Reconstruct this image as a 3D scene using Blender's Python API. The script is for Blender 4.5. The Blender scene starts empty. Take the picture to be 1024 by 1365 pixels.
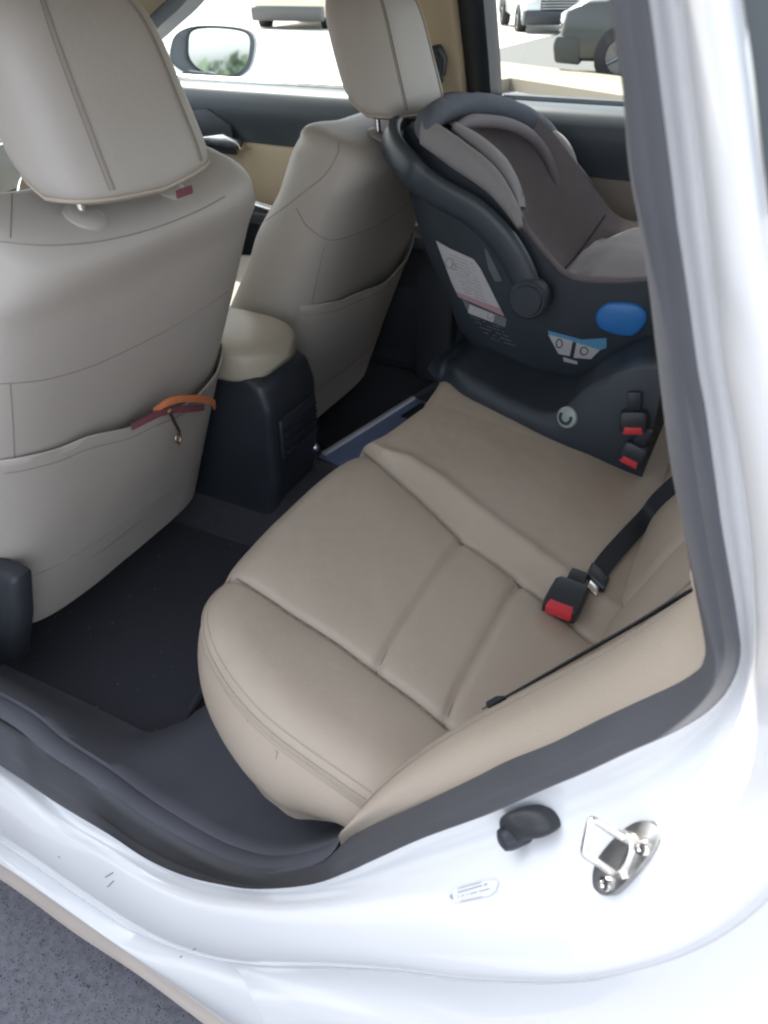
import bpy, bmesh, math, random
from mathutils import Vector, noise
from mathutils.bvhtree import BVHTree
random.seed(7)
S = bpy.context.scene
R = math.radians

# ------------------------------------------------------------------ camera
CAM = Vector((0.805, -0.246, 1.311)); YAW, PITCH, ROLL, FPX = R(26.9), R(36.24), R(-0.2), 1041.0
cF = Vector((-math.sin(YAW)*math.cos(PITCH), math.cos(YAW)*math.cos(PITCH), -math.sin(PITCH)))
_r = Vector((math.cos(YAW), math.sin(YAW), 0)); _u = _r.cross(cF)
cR = _r*math.cos(ROLL) + _u*math.sin(ROLL); cU = -_r*math.sin(ROLL) + _u*math.cos(ROLL)
cd = bpy.data.cameras.new('camera'); cam = bpy.data.objects.new('camera', cd); S.collection.objects.link(cam)
cd.sensor_fit = 'VERTICAL'; cd.sensor_height = 36.0; cd.lens = FPX/1365*36.0
cd.clip_start = 0.02; cd.clip_end = 500
from mathutils import Matrix
m = Matrix((cR, cU, -cF)).transposed().to_4x4(); m.translation = CAM; cam.matrix_world = m
cd.dof.use_dof = True; cd.dof.focus_distance = 1.15; cd.dof.aperture_fstop = 11
S.camera = cam

# ------------------------------------------------------------------ world, sun, exposure
SUN_EL, SUN_AZ = R(52), math.atan2(0.37, -0.93)      # direction TO the sun, front right of the car
w = bpy.data.worlds.new("World"); S.world = w; w.use_nodes = True
nt = w.node_tree; nt.nodes.clear()
sky = nt.nodes.new('ShaderNodeTexSky'); sky.sky_type = 'NISHITA'; sky.sun_disc = False
sky.sun_elevation = SUN_EL; sky.sun_rotation = math.pi/2 - SUN_AZ
sky.air_density = 1.0; sky.dust_density = 2.5; sky.ozone_density = 1.0
bg = nt.nodes.new('ShaderNodeBackground'); bg.inputs['Strength'].default_value = 0.15
ow = nt.nodes.new('ShaderNodeOutputWorld'); hs = nt.nodes.new('ShaderNodeHueSaturation'); hs.inputs['Saturation'].default_value = 0.38
nt.links.new(sky.outputs[0], hs.inputs['Color']); nt.links.new(hs.outputs[0], bg.inputs[0]); nt.links.new(bg.outputs[0], ow.inputs[0])
ld = bpy.data.lights.new('sun', 'SUN'); ld.energy = 3.0; ld.angle = R(0.5); ld.color = (1, 0.95, 0.86)
lo = bpy.data.objects.new('sun', ld); S.collection.objects.link(lo)
sdir = Vector((math.cos(SUN_EL)*math.cos(SUN_AZ), math.cos(SUN_EL)*math.sin(SUN_AZ), math.sin(SUN_EL)))
lo.rotation_euler = (-sdir).to_track_quat('-Z', 'Y').to_euler()
S.view_settings.view_transform = 'Standard'; S.view_settings.look = 'None'; S.view_settings.gamma = 1
S.view_settings.exposure = 2.0
S.render.engine = 'CYCLES'; S.cycles.filter_width = 2.2
S.cycles.max_bounces = 10; S.cycles.diffuse_bounces = 6; S.cycles.transparent_max_bounces = 16

# ------------------------------------------------------------------ picture ray -> point in the car
def ray(px, py): return cF*FPX + cR*(px-512) - cU*(py-682.5)
def on(px, py, ax, val):
    d = ray(px, py); return CAM + d*((val-CAM[ax])/d[ax])
def onp(px, py, n, p):
    d = ray(px, py); n = Vector(n); return CAM + d*((Vector(p)-CAM).dot(n)/d.dot(n))
X = lambda px, py, v: on(px, py, 0, v)
Y = lambda px, py, v: on(px, py, 1, v)
Z = lambda px, py, v: on(px, py, 2, v)

# ------------------------------------------------------------------ curves
def cr(P, n, closed=False):
    """Catmull-Rom through P, n samples, parameter by key index"""
    P = [Vector(p) for p in P]; N = len(P); out = []
    segs = N if closed else N-1
    for i in range(n):
        t = i/(n if closed else n-1)*segs; k = min(int(t), segs-1); f = t-k
        if closed: a, b, c, d = P[(k-1) % N], P[k], P[(k+1) % N], P[(k+2) % N]
        else: a, b, c, d = P[max(k-1, 0)] if k else 2*P[0]-P[1], P[k], P[k+1], P[k+2] if k+2 < N else 2*P[-1]-P[-2]
        out.append(0.5*((2*b)+(c-a)*f+(2*a-5*b+4*c-d)*f*f+(3*b-a-3*c+d)*f**3))
    return out
def even(P, n):
    L = [0]
    for a, b in zip(P, P[1:]): L.append(L[-1]+(b-a).length)
    out = []; k = 0
    for i in range(n):
        t = L[-1]*i/(n-1)
        while k < len(P)-2 and L[k+1] < t: k += 1
        f = (t-L[k])/max(L[k+1]-L[k], 1e-9); out.append(P[k].lerp(P[k+1], min(max(f, 0), 1)))
    return out
def lin(tab, t):
    if t <= tab[0][0]: return tab[0][1]
    for (a, x), (b, y) in zip(tab, tab[1:]):
        if t <= b: return x+(y-x)*(t-a)/(b-a)
    return tab[-1][1]
def smooth(tab, t):
    if t <= tab[0][0]: return tab[0][1]
    for (a, x), (b, y) in zip(tab, tab[1:]):
        if t <= b:
            f = (t-a)/(b-a); f = f*f*(3-2*f); return x+(y-x)*f
    return tab[-1][1]
def sp(v, e): return math.copysign(abs(v)**e, v)
def sstep(a, b, t):
    f = min(max((t-a)/(b-a), 0), 1); return f*f*(3-2*f)

# ------------------------------------------------------------------ mesh builder
class MB:
    def __init__(s): s.v = []; s.f = []; s.m = []
    def grid(s, rows, cu=False, cv=False, mi=0, capa=False, capb=False):
        o = len(s.v); n = len(rows); k = len(rows[0])
        for r in rows: s.v += [Vector(p) for p in r]
        for i in range(n if cu else n-1):
            for j in range(k if cv else k-1):
                a, b = o+i*k+j, o+i*k+(j+1) % k; c, d = o+((i+1) % n)*k+(j+1) % k, o+((i+1) % n)*k+j
                s.f.append((a, b, c, d)); s.m.append(mi)
        if capa: s.f.append(tuple(o+j for j in range(k))[::-1]); s.m.append(mi)
        if capb: s.f.append(tuple(o+(n-1)*k+j for j in range(k))); s.m.append(mi)
        return s
    def move(s, d):
        s.v = [v+Vector(d) for v in s.v]; return s
    def tube(s, P, r, seg=8, mi=0, caps=True, flat=1.0, up=None, closed=False):
        P = [Vector(p) for p in P]; rows = []; n = len(P)
        rr = r if hasattr(r, '__len__') else [r]*n
        ref = Vector(up) if up else None; pu = None
        for i, p in enumerate(P):
            t = (P[(i+1) % n]-P[i-1]) if closed else (P[min(i+1, n-1)]-P[max(i-1, 0)])
            t = t.normalized() if t.length > 1e-9 else Vector((0, 0, 1))
            if ref: u = ref-t*ref.dot(t)
            elif pu is None: u = t.orthogonal()
            else: u = pu-t*pu.dot(t)
            u.normalize(); pu = u; v = t.cross(u)
            rows.append([p+u*rr[i]*math.cos(2*math.pi*j/seg)+v*rr[i]*flat*math.sin(2*math.pi*j/seg) for j in range(seg)])
        return s.grid(rows, cv=True, cu=closed, mi=mi, capa=caps and not closed, capb=caps and not closed)
    def box(s, c, d, b=0.0, mi=0, rot=None, seg=2):
        bm = bmesh.new(); bmesh.ops.create_cube(bm, size=1)
        for v in bm.verts: v.co = Vector((v.co.x*d[0], v.co.y*d[1], v.co.z*d[2]))
        if b: bmesh.ops.bevel(bm, geom=bm.edges[:], offset=b, segments=seg, profile=0.5, affect='EDGES')
        return s.bm(bm, Vector(c), rot, mi)
    def bm(s, bm, c=Vector(), rot=None, mi=0):
        o = len(s.v); bm.verts.index_update()
        for v in bm.verts: s.v.append((rot @ v.co if rot else v.co.copy())+Vector(c))
        for f in bm.faces: s.f.append(tuple(o+v.index for v in f.verts)); s.m.append(mi)
        bm.free(); return s
    def prism(s, pts, axis, a, b, bev=0.0, mi=0, seg=2, fn=None):
        """polygon pts (2D) extruded along axis from a to b"""
        bm = bmesh.new()
        def mk(p, t):
            q = [p[0], p[1]]; q.insert(axis, t); return Vector(q)
        A = [bm.verts.new(mk(p, a)) for p in pts]; B = [bm.verts.new(mk(p, b)) for p in pts]
        n = len(pts); bm.faces.new(A); bm.faces.new(B[::-1])
        for i in range(n): bm.faces.new((A[i], B[i], B[(i+1) % n], A[(i+1) % n]))
        bmesh.ops.recalc_face_normals(bm, faces=bm.faces[:])
        if bev: bmesh.ops.bevel(bm, geom=[e for e in bm.edges if e.calc_length() > 1e-6], offset=bev, segments=seg, profile=0.5, affect='EDGES', clamp_overlap=True)
        if fn:
            for v in bm.verts: v.co = fn(v.co)
        return s.bm(bm, mi=mi)
    def lathe(s, prof, c, axis, seg=24, mi=0):
        axis = Vector(axis).normalized(); u = axis.orthogonal().normalized(); v = axis.cross(u); c = Vector(c)
        return s.grid([[c+axis*h+(u*math.cos(2*math.pi*j/seg)+v*math.sin(2*math.pi*j/seg))*max(r, 1e-5) for j in range(seg)] for r, h in prof], cv=True, mi=mi)
    def poly(s, pts, mi=0):
        o = len(s.v); s.v += [Vector(p) for p in pts]; s.f.append(tuple(range(o, o+len(pts)))); s.m.append(mi); return s
    def strip(s, A, B, th=0.0012, mi=0, bulge=0, sub=3):
        """ribbon between two point rows, with real thickness"""
        rows = []
        n = len(A); N = []
        for i in range(n):
            t = A[min(i+1, n-1)]-A[max(i-1, 0)]; N.append(t.cross(B[i]-A[i]).normalized())
        top = [[A[i].lerp(B[i], k/sub)+N[i]*(th/2+bulge*math.sin(math.pi*k/sub)) for k in range(sub+1)] for i in range(n)]
        bot = [[A[i].lerp(B[i], k/sub)-N[i]*(th/2-bulge*math.sin(math.pi*k/sub)) for k in range(sub, -1, -1)] for i in range(n)]
        return s.grid([t+b for t, b in zip(top, bot)], cv=True, mi=mi, capa=True, capb=True)
    def build(s, name, mats, parent=None, root=None, smooth=True, angle=40, fix=True):
        me = bpy.data.meshes.new(name)
        off = root if root is not None else Vector()
        me.from_pydata([tuple(v-off) for v in s.v], [], s.f)
        for mt in (mats if isinstance(mats, (list, tuple)) else [mats]): me.materials.append(mt)
        for p, k in zip(me.polygons, s.m): p.material_index = k; p.use_smooth = smooth
        if fix:
            bm = bmesh.new(); bm.from_mesh(me); bmesh.ops.recalc_face_normals(bm, faces=bm.faces[:]); bm.to_mesh(me); bm.free()
        if smooth and angle < 180: me.set_sharp_from_angle(angle=R(angle))
        me.update()
        o = bpy.data.objects.new(name, me); S.collection.objects.link(o)
        if parent: o.parent = parent
        else: o.location = off
        return o
def bvh(*objs, off=Vector()):
    V = []; F = []
    for o in objs:
        k = len(V); V += [v.co+off for v in o.data.vertices]; F += [tuple(i+k for i in p.vertices) for p in o.data.polygons]
    return BVHTree.FromPolygons(V, F)
def hit(tree, px, py, lift=0.0, fallback=None):
    d = ray(px, py).normalized(); h = tree.ray_cast(CAM, d)
    if h[0] is None: return fallback
    n = h[1] if h[1].dot(d) < 0 else -h[1]
    return h[0]+n*lift, n
def trace(tree, pts, n, lift=0.0):
    out = []
    for p in cr([(a, b, 0) for a, b in pts], n):
        h = hit(tree, p.x, p.y, lift)
        if h: out.append(h[0])
    return out

# ------------------------------------------------------------------ objects
def tag(o, label=None, cat=None, group=None, kind=None):
    if label: o['label'] = label
    if cat: o['category'] = cat
    if group: o['group'] = group
    if kind: o['kind'] = kind
    return o
def empty(name, loc, label, cat, group=None):
    o = bpy.data.objects.new(name, None); S.collection.objects.link(o); o.location = loc; o.empty_display_size = 0.1
    return tag(o, label, cat, group)

# ------------------------------------------------------------------ materials
def mat(name, col, rough=0.5, metal=0, var=0.0, vscale=8, bump=0.0, bscale=300, coat=0, spec=0.5, detail=3, sheen=0, tint=None):
    m = bpy.data.materials.new(name); m.use_nodes = True; n = m.node_tree.nodes; l = m.node_tree.links
    b = n['Principled BSDF']; b.inputs['Base Color'].default_value = (*col, 1); b.inputs['Roughness'].default_value = rough
    b.inputs['Metallic'].default_value = metal; b.inputs['Coat Weight'].default_value = coat; b.inputs['Specular IOR Level'].default_value = spec
    b.inputs['Coat Roughness'].default_value = 0.04; b.inputs['Sheen Weight'].default_value = sheen
    tc = n.new('ShaderNodeTexCoord')
    if var:
        nz = n.new('ShaderNodeTexNoise'); nz.inputs['Scale'].default_value = vscale; nz.inputs['Detail'].default_value = detail
        l.new(tc.outputs['Object'], nz.inputs['Vector'])
        mx = n.new('ShaderNodeMix'); mx.data_type = 'RGBA'
        t = tint or (1, 1, 1)
        mx.inputs[6].default_value = (*[c*(1-var) for c in col], 1); mx.inputs[7].default_value = (*[min(c*(1+var)*k, 1) for c, k in zip(col, t)], 1)
        l.new(nz.outputs['Fac'], mx.inputs[0]); l.new(mx.outputs[2], b.inputs['Base Color'])
        mr = n.new('ShaderNodeMapRange'); mr.inputs[3].default_value = max(rough-0.08, 0.02); mr.inputs[4].default_value = min(rough+0.08, 1)
        l.new(nz.outputs['Fac'], mr.inputs[0]); l.new(mr.outputs[0], b.inputs['Roughness'])
    if bump:
        nb = n.new('ShaderNodeTexNoise'); nb.inputs['Scale'].default_value = bscale; nb.inputs['Detail'].default_value = 2
        l.new(tc.outputs['Object'], nb.inputs['Vector'])
        bp = n.new('ShaderNodeBump'); bp.inputs['Strength'].default_value = bump; bp.inputs['Distance'].default_value = 0.001
        l.new(nb.outputs['Fac'], bp.inputs['Height']); l.new(bp.outputs[0], b.inputs['Normal'])
    return m
def wrinkle(m, scale=38, strength=.35):
    n = m.node_tree.nodes; l = m.node_tree.links; bp = [k for k in n if k.type == 'BUMP'][0]; tc = [k for k in n if k.type == 'TEX_COORD'][0]
    nz = n.new('ShaderNodeTexNoise'); nz.inputs['Scale'].default_value = scale; nz.inputs['Detail'].default_value = 5; nz.inputs['Distortion'].default_value = 1.2
    l.new(tc.outputs['Object'], nz.inputs['Vector']); b2 = n.new('ShaderNodeBump'); b2.inputs['Strength'].default_value = strength; b2.inputs['Distance'].default_value = .0012
    l.new(nz.outputs['Fac'], b2.inputs['Height']); l.new(b2.outputs[0], bp.inputs['Normal'])
LEA = mat('beige_leather', (0.43, 0.365, 0.293), 0.48, var=0.07, vscale=7, bump=0.25, bscale=420, spec=0.4)
LEAG = mat('grey_beige_leather', (0.395, 0.366, 0.330), 0.5, var=0.06, vscale=6, bump=0.25, bscale=420, spec=0.4)
wrinkle(LEA); wrinkle(LEAG)
SEAM = mat('seam_thread', (0.24, 0.21, 0.175), 0.7)
SCUFF = mat('leather_scuff', (.27, .23, .19), .6)
PIPE = mat('piping_leather', (0.38, 0.325, 0.262), 0.5)
BEIGE = mat('shaded_beige_trim', (0.19, 0.165, 0.14), 0.55, var=0.05, vscale=10, bump=0.2, bscale=300)  # beige trim darkened; the far rear door's shade is in its colour
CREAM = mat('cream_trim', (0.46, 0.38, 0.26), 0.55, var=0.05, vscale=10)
DARK = mat('charcoal_plastic', (0.035, 0.04, 0.048), 0.5, var=0.12, vscale=14, bump=0.2, bscale=350)
DARKS = mat('dark_soft_panel', (0.05, 0.062, 0.075), 0.42, var=0.1, vscale=9, bump=0.2, bscale=300)
BLACK = mat('black_plastic', (0.023, 0.028, 0.036), 0.42, var=0.15, vscale=20)  # lifted towards blue, like carpet and shell; veiling haze is in the colour
CARPET = mat('black_carpet', (0.036, 0.038, 0.047), 0.95, var=0.35, vscale=60, bump=0.9, bscale=900, sheen=0.1)
SILL = mat('grey_sill_trim', (0.108, 0.115, 0.138), 0.6, var=0.3, vscale=7, bump=0.35, bscale=500, detail=6)
RUBBER = mat('grey_weatherstrip', (0.075, 0.079, 0.09), 0.62, var=0.12, vscale=15, bump=0.35, bscale=700)
WHITE = mat('white_paint', (0.74, 0.755, 0.765), 0.32, coat=1.0, var=0.025, vscale=3)
CHROME = mat('bright_metal', (0.75, 0.74, 0.71), 0.22, metal=1, var=0.12, vscale=60)
BRASS = mat('brass_metal', (0.45, 0.36, 0.2), 0.35, metal=1)
ORANGE = mat('orange_webbing', (0.50, 0.16, 0.06), 0.8, var=0.2, vscale=150, bump=0.6, bscale=900)
MAROON = mat('maroon_webbing', (0.16, 0.05, 0.06), 0.85, var=0.2, vscale=150)
REDB = mat('red_button', (0.62, 0.045, 0.06), 0.35)
BELT = mat('black_belt_webbing', (0.018, 0.022, 0.03), 0.7, bump=0.5, bscale=1200)
GREYF = mat('grey_fabric', (0.215, 0.192, 0.198), 0.9, var=0.12, vscale=40, bump=0.7, bscale=900, sheen=0.15)
LGREYF = mat('light_grey_fabric', (0.25, 0.24, 0.24), 0.9, var=0.1, vscale=40, bump=0.7, bscale=900, sheen=0.15)
DGREYF = mat('slate_fabric', (0.10, 0.115, 0.14), 0.85, var=0.1, vscale=40, bump=0.7, bscale=900)
SHELL = mat('dark_shell_plastic', (0.030, 0.040, 0.052), 0.55, var=0.15, vscale=16)
BLUE = mat('blue_plastic', (0.035, 0.19, 0.52), 0.4)
LBLUE = mat('light_blue_print', (0.10, 0.30, 0.48), 0.5)
PAPER = mat('white_label', (0.48, 0.47, 0.48), 0.55, var=0.05, vscale=50)
PINK = mat('pink_label_band', (0.45, 0.27, 0.30), 0.55)
GREYL = mat('grey_label', (0.16, 0.18, 0.20), 0.6, var=0.3, vscale=120)
INK = mat('dark_print', (0.06, 0.065, 0.075), 0.6)
INKG = mat('grey_print', (0.27, 0.26, 0.27), 0.6)
FOLD = mat('blue_folder_cover', (0.19, 0.26, 0.44), 0.4, var=0.1, vscale=25)
PALE = mat('pale_paper', (0.55, 0.58, 0.66), 0.5)
RIM = mat('wheel_alloy', (.16, .165, .17), .4, metal=.8)
TIRE = mat('tyre_rubber', (0.02, 0.02, 0.022), 0.8, bump=0.4, bscale=60)
SUVW = mat('pale_car_paint', (0.62, 0.66, 0.66), 0.3, coat=0.8, var=0.03, vscale=2)
SUVD = mat('dark_green_paint', (0.022, 0.027, 0.026), 0.35, coat=0.7, var=0.05, vscale=2)
CREAMP = mat('cream_car_paint', (0.72, 0.66, 0.52), 0.35, coat=0.6, var=0.03, vscale=2)
GLOSSG = mat('dark_glass', (0.02, 0.025, 0.03), 0.08)
LAMP = mat('headlamp_glass', (0.7, 0.72, 0.75), 0.1)
def glass(name, tint, alpha):
    m = bpy.data.materials.new(name); m.use_nodes = True; n = m.node_tree.nodes; l = m.node_tree.links; n.clear()
    o = n.new('ShaderNodeOutputMaterial'); tr = n.new('ShaderNodeBsdfTransparent'); gl = n.new('ShaderNodeBsdfGlossy'); mx = n.new('ShaderNodeMixShader')
    tr.inputs[0].default_value = (*tint, 1); gl.inputs['Roughness'].default_value = 0.02; fr = n.new('ShaderNodeLayerWeight'); pw = n.new('ShaderNodeMath'); pw.operation = 'POWER'; pw.inputs[1].default_value = 5; ml = n.new('ShaderNodeMath'); ml.operation = 'MULTIPLY_ADD'; ml.inputs[1].default_value = .6; ml.inputs[2].default_value = .04; l.new(fr.outputs['Facing'], pw.inputs[0]); l.new(pw.outputs[0], ml.inputs[0])
    l.new(ml.outputs[0], mx.inputs[0]); l.new(tr.outputs[0], mx.inputs[1]); l.new(gl.outputs[0], mx.inputs[2]); l.new(mx.outputs[0], o.inputs[0]); return m
GLASS = glass('window_glass', (0.86, 0.90, 0.88), 1.45)
MIRROR = mat('mirror_silver', (0.85, 0.9, 0.95), 0.03, metal=1)
def speckle(name, base, dots, scale, thr, rough=0.95, bump=0.5, big=0.25):
    m = mat(name, base, rough, var=big, vscale=3, bump=bump, bscale=scale*1.5); n = m.node_tree.nodes; l = m.node_tree.links
    b = n['Principled BSDF']; tc = n.new('ShaderNodeTexCoord'); vo = n.new('ShaderNodeTexVoronoi'); vo.inputs['Scale'].default_value = scale
    nz = n.new('ShaderNodeTexNoise'); nz.inputs['Scale'].default_value = scale*0.35
    l.new(tc.outputs['Object'], vo.inputs['Vector']); l.new(tc.outputs['Object'], nz.inputs['Vector'])
    a = n.new('ShaderNodeMath'); a.operation = 'MULTIPLY'; l.new(vo.outputs['Distance'], a.inputs[0]); l.new(nz.outputs['Fac'], a.inputs[1])
    r = n.new('ShaderNodeMapRange'); r.inputs[1].default_value = thr; r.inputs[2].default_value = thr*0.5; r.inputs[3].default_value = 0; r.inputs[4].default_value = 1
    l.new(a.outputs[0], r.inputs[0])
    src = b.inputs['Base Color'].links[0].from_socket
    mx = n.new('ShaderNodeMix'); mx.data_type = 'RGBA'; l.new(r.outputs[0], mx.inputs[0]); l.new(src, mx.inputs[6]); mx.inputs[7].default_value = (*dots, 1)
    l.new(mx.outputs[2], b.inputs['Base Color']); return m
ASPH = speckle('asphalt', (0.185, 0.185, 0.21), (0.05, 0.052, 0.07), 230, 0.16, big=.5)
for k in ASPH.node_tree.nodes:
    if k.type == 'TEX_NOISE' and abs(k.inputs['Scale'].default_value-3) < .01: k.inputs['Scale'].default_value = 75; k.inputs['Detail'].default_value = 8
MATM = speckle('floor_mat_pile', (0.036, 0.037, 0.047), (0.17, 0.16, 0.15), 48, 0.040, big=0.35)
CONC = mat('concrete', (0.27, 0.238, 0.18), 0.9, var=0.1, vscale=1.2, bump=0.4, bscale=40)
ROAD = mat('worn_road', (0.10, 0.10, 0.096), 0.9, var=0.1, vscale=0.7)
PLAZA = mat('bright_pavement', (0.42, 0.41, 0.38), 0.9, var=0.07, vscale=0.8)

# ------------------------------------------------------------------ ground and far setting (falls gently away beyond the car)
GS = 0.033
def gz(y): return -GS*max(0.0, y-1.0)
def G(px, py, h=0.0):
    n = Vector((0, GS, 1)); return onp(px, py, n, (0, 1.0, h))
def sheet(name, pts, material, lift, thick=0.0):
    b = MB(); 
    top = [Vector((p[0], p[1], gz(p[1])+lift)) for p in pts]
    if thick:
        b.poly(top); bot = [p-Vector((0, 0, thick)) for p in top]
        for i in range(len(top)):
            j = (i+1) % len(top); b.poly([top[i], bot[i], bot[j], top[j]])
    else: b.poly(top)
    return tag(b.build(name, material, smooth=False), kind='structure')
b = MB(); ys = [-200, -20, 1.0, 6, 40, 320]; xs = [-320, -20, -5, 5, 20, 320]
b.grid([[Vector((x, y, gz(y))) for x in xs] for y in ys]); tag(b.build('asphalt_ground', ASPH, smooth=False), kind='structure')
kA, kB, kC, kD = G(649, 109, .15), G(681, 104, .15), G(737, 113, .15), G(829, 127, .15)
bA, bB, bC = G(649, 80, .15), G(737, 89, .15), G(799, 98, .15)
dirk = (kD-kB).normalized(); dirb = (bC-bA).normalized()
kend = kD+dirk*10; bend = bC+dirb*10; kst = kB+(kA-kB).normalized()*1.6; bst = bA-dirb*2.2
sheet('pavement_strip', [kst, kB, kD, kend, bend, bC, bA, bst], CONC, .15, .17)
sheet('road', [bst-Vector((1.5, -.25, 0)), bend+Vector((20, 1.0, 0)), Vector((30, 120, 0)), Vector((-6, 120, 0))], ROAD, .006)
sheet('bright_pavement', [Vector((-40, 6.2, 0)), Vector((-4.4, 6.2, 0)), Vector((-5.2, 13, 0)), Vector((-9, 60, 0)), Vector((-90, 60, 0)), Vector((-90, 6.2, 0))], PLAZA, .012)

# ------------------------------------------------------------------ parked vehicles beyond the windows
def wheel(root, c, r, wd, ax, off):
    b = MB(); prof = [(r*.62, -wd/2), (r*.93, -wd/2), (r, -wd*.36), (r, wd*.36), (r*.93, wd/2), (r*.62, wd/2), (r*.60, wd*.3), (r*.60, -wd*.3), (r*.62, -wd/2)]
    b.lathe(prof, c, ax, 28); t = b.build('wheel', TIRE, root, off)
    b = MB(); b.lathe([(0, wd*.34), (r*.14, wd*.36), (r*.16, wd*.26), (r*.58, wd*.30), (r*.60, wd*.38), (r*.62, wd*.36), (r*.6, -wd*.3)], c, ax, 28)
    a = Vector(ax).normalized(); u = a.orthogonal().normalized(); v = a.cross(u)
    for k in range(5):
        q = 2*math.pi*k/5; e = u*math.cos(q)+v*math.sin(q); b.tube([Vector(c)+a*wd*.33+e*r*.1, Vector(c)+a*wd*.36+e*r*.58], [r*.09, r*.06], 6)
    b.build('rim', RIM, t, off)
def vehicle(name, loc, heading, L, W, H, paint, low, label, boxy=0.0, rw=0.37):
    """a parked car: body prism, wheels, lamps, grille, bumper, windows; x' runs along its length, front at +x'"""
    root = empty(name, loc, label, 'car'); off = Vector()
    hood = 1.05 if not boxy else 1.25
    prof = [(-L/2, .38), (L/2-.05, .30), (L/2, .55), (L/2-.06, hood-.12), (L/2-.35, hood), (L/2-1.25+boxy*.5, hood+.06), (L/2-1.95+boxy*.9, H-.06), (L/2-2.4+boxy, H), (-L/2+.5, H-.02), (-L/2+.12, hood+.05), (-L/2, hood-.25)]
    b = MB()
    def taper(v):
        k = 1-.20*max(0, (v.z-hood))/(H-hood); return Vector((v.x, v.y*k*(1-.06*max(0, (abs(v.x)-L/2+.5)/.5)), v.z))
    b.prism(prof, 1, -W/2, W/2, .06, fn=taper, seg=3); b.build('body', paint, root, off)
    bb = MB(); bb.prism([(L/2-.35, .26), (L/2+.02, .28), (L/2+.07, .50), (L/2+.04, .62), (L/2-.3, .62)], 1, -W/2+.02, W/2-.02, .04); bb.build('front_bumper', low, root, off)
    bb = MB(); bb.prism([(-L/2+.35, .26), (-L/2-.03, .28), (-L/2-.07, .50), (-L/2-.04, .66), (-L/2+.3, .66)], 1, -W/2+.02, W/2-.02, .04); bb.build('rear_bumper', low, root, off)
    bb = MB(); bb.box((L/2-.01, 0, hood-.30), (.08, W*.52, .26), .03); g = bb.build('grille', BLACK, root, off)
    bb = MB()
    for k in range(4): bb.box((L/2+.035, 0, hood-.40+k*.065), (.02, W*.50, .018), .004)
    bb.build('grille_bar', CHROME, g, off)
    for s in (-1, 1):
        bb = MB(); bb.box((L/2-.10, s*W*.38, hood-.22), (.20, W*.17, .16), .05); bb.build('headlight', LAMP, root, off)
        bb = MB(); bb.box((-L/2+.05, s*W*.42, hood-.1), (.12, W*.12, .3), .04); bb.build('tail_light', mat('red_lamp', (.35, .02, .02), .2), root, off)
        bb = MB(); x0, x1 = -L/2+.6, L/2-1.75+boxy*.7
        pane = [(x0, hood+.08), (x1+.35, hood+.08), (x1-.25, H-.14), (x0+.15, H-.14)]
        bb.prism(pane, 1, s*(W/2-.03), s*(W/2+.004), .01, fn=lambda v: Vector((v.x, v.y*(1-.20*max(0, v.z-hood)/(H-hood)), v.z))); bb.build('side_window', GLOSSG, root, off)
        bb = MB(); bb.box((L/2-1.5+boxy*.5, s*(W/2+.09), hood+.12), (.12, .2, .15), .04); bb.build('wing_mirror', paint, root, off)
    bb = MB(); a = Vector((L/2-1.25+boxy*.5, 0, hood+.08)); c = Vector((L/2-1.95+boxy*.9, 0, H-.08)); n = Vector((c.z-a.z, 0, a.x-c.x)).normalized()
    bb.grid([[a.lerp(c, t)+n*.025+Vector((0, y*W*(.43-.07*t), 0)) for y in (-1, 0, 1)] for t in (0.06, .5, .95)]); bb.build('windscreen', GLOSSG, root, off)
    for sx in (-1, 1):
        for s in (-1, 1): wheel(root, (sx*(L/2-.92), s*(W/2-.10), rw), rw, .24, (0, s, 0), off)
    root.rotation_euler = (0, 0, heading); return root
p = G(693, 45); vehicle('parked_suv', (p.x-.2, p.y+2.4, gz(p.y+2.4)), R(-62), 4.7, 1.85, 1.75, SUVW, DARK, 'pale parked SUV facing the car across the road, chrome grille and headlights showing', 0, .36)
p = G(823, 110); vehicle('parked_suv', (p.x+1.30, p.y+.95, gz(p.y+1)), R(190), 4.7, 1.9, 1.75, SUVD, mat('dark_bumper', (.035, .04, .037), .5), 'dark olive SUV parked beyond the pavement with one wheel showing behind the rear window', 0, .39)
p = G(375, 40); vehicle('parked_van', (p.x-.6, p.y+2.7, gz(p.y+2.7)), R(-75), 5.2, 2.0, 2.2, CREAMP, mat('van_bumper', (.10, .10, .10), .5), 'cream parked van with dark grille beyond the passenger window', .6, .38)
# greenery far behind, caught in the wing mirror
b = MB(); rng = random.Random(3)
for k in range(2600):
    c = Vector((rng.uniform(24, 30), rng.uniform(-14, 16), 0)); hh = 1.1+.7*noise.noise(Vector((c.y*.3, 0, 0))); c.z = gz(c.y)+rng.uniform(.1, max(hh, .6))
    a_ = Vector((rng.uniform(-1, 1), rng.uniform(-1, 1), rng.uniform(-1, 1))).normalized(); t_ = a_.orthogonal().normalized()*rng.uniform(.12, .28); u_ = a_.cross(t_)*.6
    b.poly([c-t_, c-u_, c+t_, c+u_])
tag(b.build('hedge', mat('hedge_leaf', (.06, .09, .045), .8, var=.4, vscale=2), smooth=False, fix=False), kind='stuff')
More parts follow.
